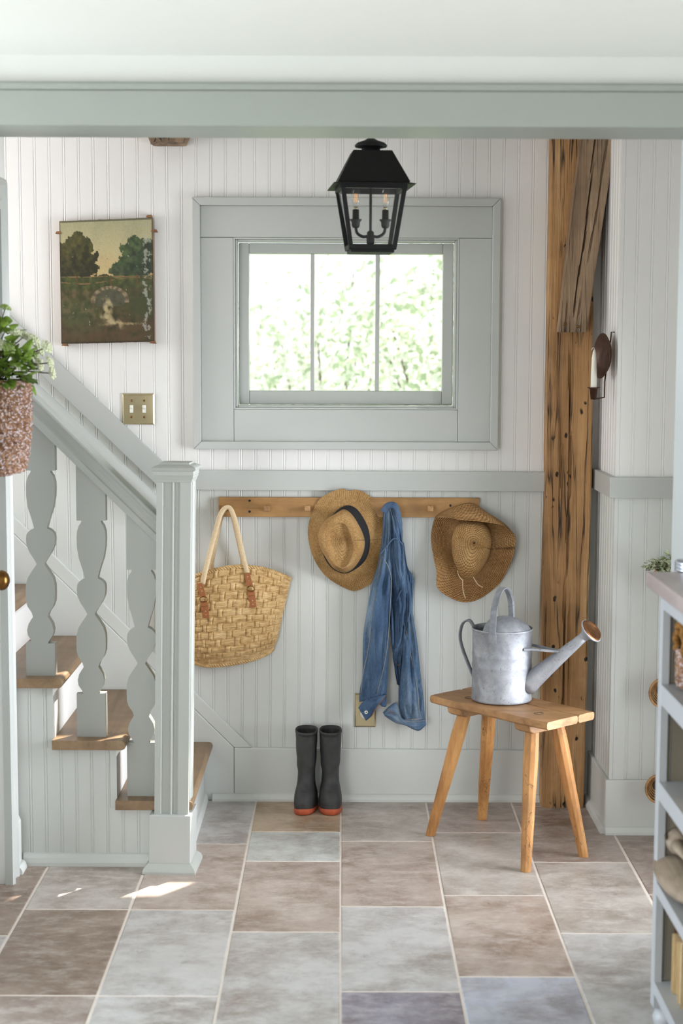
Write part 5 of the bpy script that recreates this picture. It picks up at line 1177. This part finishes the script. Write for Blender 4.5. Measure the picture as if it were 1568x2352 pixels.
# books on the bottom shelf, spines to the back, page edges out
yb_ = 3.588
for i, (th, hh, dd) in enumerate(((.022, .165, .010), (.020, .138, .0), (.026, .130, .006), (.022, .136, .004), (.028, .150, .0))):
    y0 = yb_-th; t = thing('book', (XF+.11, (y0+yb_)/2, .1155), ('tall dark book nearest the far end of the lower bookshelf', 'slim pale book second from the far end of the lower bookshelf', 'thick pale book third from the far end of the lower bookshelf', 'fourth book from the far end of the lower bookshelf', 'fifth book from the far end of the lower bookshelf')[i], 'book', 'books on the lowest shelf')
    MB().box(XF+.034+dd, XF+.18, y0+.002, yb_-.002, .1175, .1155+hh-.004).build('pages', PAGES, t); cvm = COVER if i == 0 else TANCOVER
    MB().box(XF+.030+dd, XF+.185, y0, y0+.0018, .1155, .1155+hh).box(XF+.030+dd, XF+.185, yb_-.0018, yb_, .1155, .1155+hh).box(XF+.182, XF+.186, y0, yb_, .1155, .1155+hh).build('cover', cvm, t)
    yb_ = y0-.0015

# ---- coiled rattan wall baskets and the plant beyond the shelf
def coil(px, py, r, label):
    c = U(px, py, 5.085); t = thing('rattan_basket', (c.x, 5.145, c.z-r), label, 'basket', 'rattan baskets on the boxed-out wall'); path = []
    for i in range(180):
        q = i/179; a = q*2*PI*7; rr = r*(.12+.88*q); path.append((c.x+rr*math.cos(a), 5.136-.060*q*q, c.z+rr*math.sin(a)))
    MB().tube(path, .0042, 6).build('coil', RAT, t, smooth=True)
    MB().lathe([(0, 0), (r*.5, .012), (r*.97, .055), (r*.97, .057), (r*.5, .015), (0, .003)], Matrix.Translation((c.x, 5.139, c.z)) @ Matrix.Rotation(PI/2, 4, 'X'), 28).build('backing', BARK, t, smooth=True)
    return c
pc = coil(1527, 1328, .042, 'coiled rattan basket holding the plant, highest of three'); coil(1526, 1591, .052, 'coiled rattan wall basket halfway down behind the bookshelf'); coil(1516, 1811, .050, 'coiled rattan wall basket lowest of three behind the bookshelf')
pl = thing('trailing_plant', (pc.x, 5.07, pc.z), 'pale green small-leaved plant spilling over behind the bookshelf top', 'plant')
sp_ = Vector((pc.x+.01, 5.07, pc.z-.01))
for k in range(16):
    px, py = random.uniform(1482, 1560), 0; py = 1300-(px-1480)*.30+random.uniform(-6, 14); c = U(px, py, 5.03+random.uniform(-.03, .03))
    path = spline([sp_, sp_.lerp(c, .6)+Vector((0, 0, .02)), c], 8); MB().tube(path, .0013, 5).build('stem', STEM, pl, smooth=True)
    for q in range(9):
        p = path[2+q % 6]; leaf(p+Vector((random.uniform(-.012, .012), random.uniform(-.012, .012), random.uniform(-.006, .012))), (random.uniform(-1, .6), random.uniform(-1, .3), random.uniform(-.2, 1)), random.uniform(.014, .022), .006, LEAF2, pl)

# ================================================================== OUTSIDE
struct(MB().box(-30, 30, 5.75, 60, -.5, -.30).build('ground_outside', GRASS), 'sunlit lawn outside the window', 'ground')
# added unseen roof sheets block the sun; their slanting gap shapes the floor streaks
def back_to(xp, zp, zt_=3.05):
    s_ = (zt_-zp)/-SUN.z; return (xp-SUN.x*s_, YB+.06-SUN.y*s_)

a1, b1, a2, b2 = back_to(-.38, 1.80), back_to(.38, 1.69), back_to(-.38, 1.60), back_to(.38, 1.46)
rf = thing('roof', (0, 6.5, 3.05), 'unseen roof overhang added above the window to shape the sun', 'roof', kind='structure')
XA, XB, YA, YZ = -3.2, 7.0, 5.70, 8.6
for q in ([(XA, YA), (XB, YA), b1, a1], [(XB, YA), (XB, YZ), b2, b1], [(XB, YZ), (XA, YZ), a2, b2], [(XA, YZ), (XA, YA), a1, a2]):
    MB().prism(q, lambda a, b, k: (a, b, (3.05, 3.09)[k])).build('sun_mask_board', WHITE, rf)
MB().box(-5.2, XB, -3.6, YA-.002, 3.24, 3.30).build('sun_mask_board', WHITE, rf)  # house roof slab over the rooms
# flowering shrubs behind the window
def shrub(name, c, rx, rz, label, nleaf, nfl):
    t = thing(name, (c[0], c[1], -.30), label, 'shrub', 'shrubs outside the window'); lf = MB(); bl_ = MB()
    def pt():
        while True:
            p = Vector((random.uniform(-1, 1), random.uniform(-1, 1), random.uniform(-1, 1)))
            if p.length < 1 and nz(p.x*2.2+c[0], p.y*2.2, p.z*2.2) > -.22: return Vector((c[0]+p.x*rx, c[1]+p.y*rx*.6, c[2]+p.z*rz))
    for mb, n_, L in ((lf, nleaf, .075), (bl_, nfl, .085)):
        for _ in range(n_):
            p = pt(); d = Vector((random.uniform(-1, 1), random.uniform(-1, 1), random.uniform(-1, 1))).normalized(); s_ = d.orthogonal().normalized(); l = L*random.uniform(.6, 1.4); k = len(mb.v)
            mb.v += [tuple(p), tuple(p+d*l*.5+s_*l*.3), tuple(p+d*l), tuple(p+d*l*.5-s_*l*.3)]; mb.f.append((k, k+1, k+2, k+3))
    o = lf.build('foliage', SHRUBLEAF, t); o['kind'] = 'stuff'; o = bl_.build('blossom', BLOSSOM, t); o['kind'] = 'stuff'
    br = MB()
    for k in range(9):
        q = pt(); br.tube([(c[0]+random.uniform(-.1, .1), c[1], -.30), (c[0]+(q.x-c[0])*.4, c[1], c[2]-rz*.6), q], [.03, .02, .006], 6)
    br.build('branch', BARK, t)
shrub('flowering_shrub', (.95, 11.6, 1.35), 1.1, 1.35, 'tall white-flowering shrub outside the right window pane', 2900, 3000)
shrub('flowering_shrub', (-.10, 13.2, 1.15), .95, 1.2, 'white-flowering shrub seen through the middle window pane', 2000, 2600)
shrub('flowering_shrub', (-1.0, 14.8, 1.0), .95, 1.15, 'low white-flowering shrub outside the left window pane', 1300, 1900)
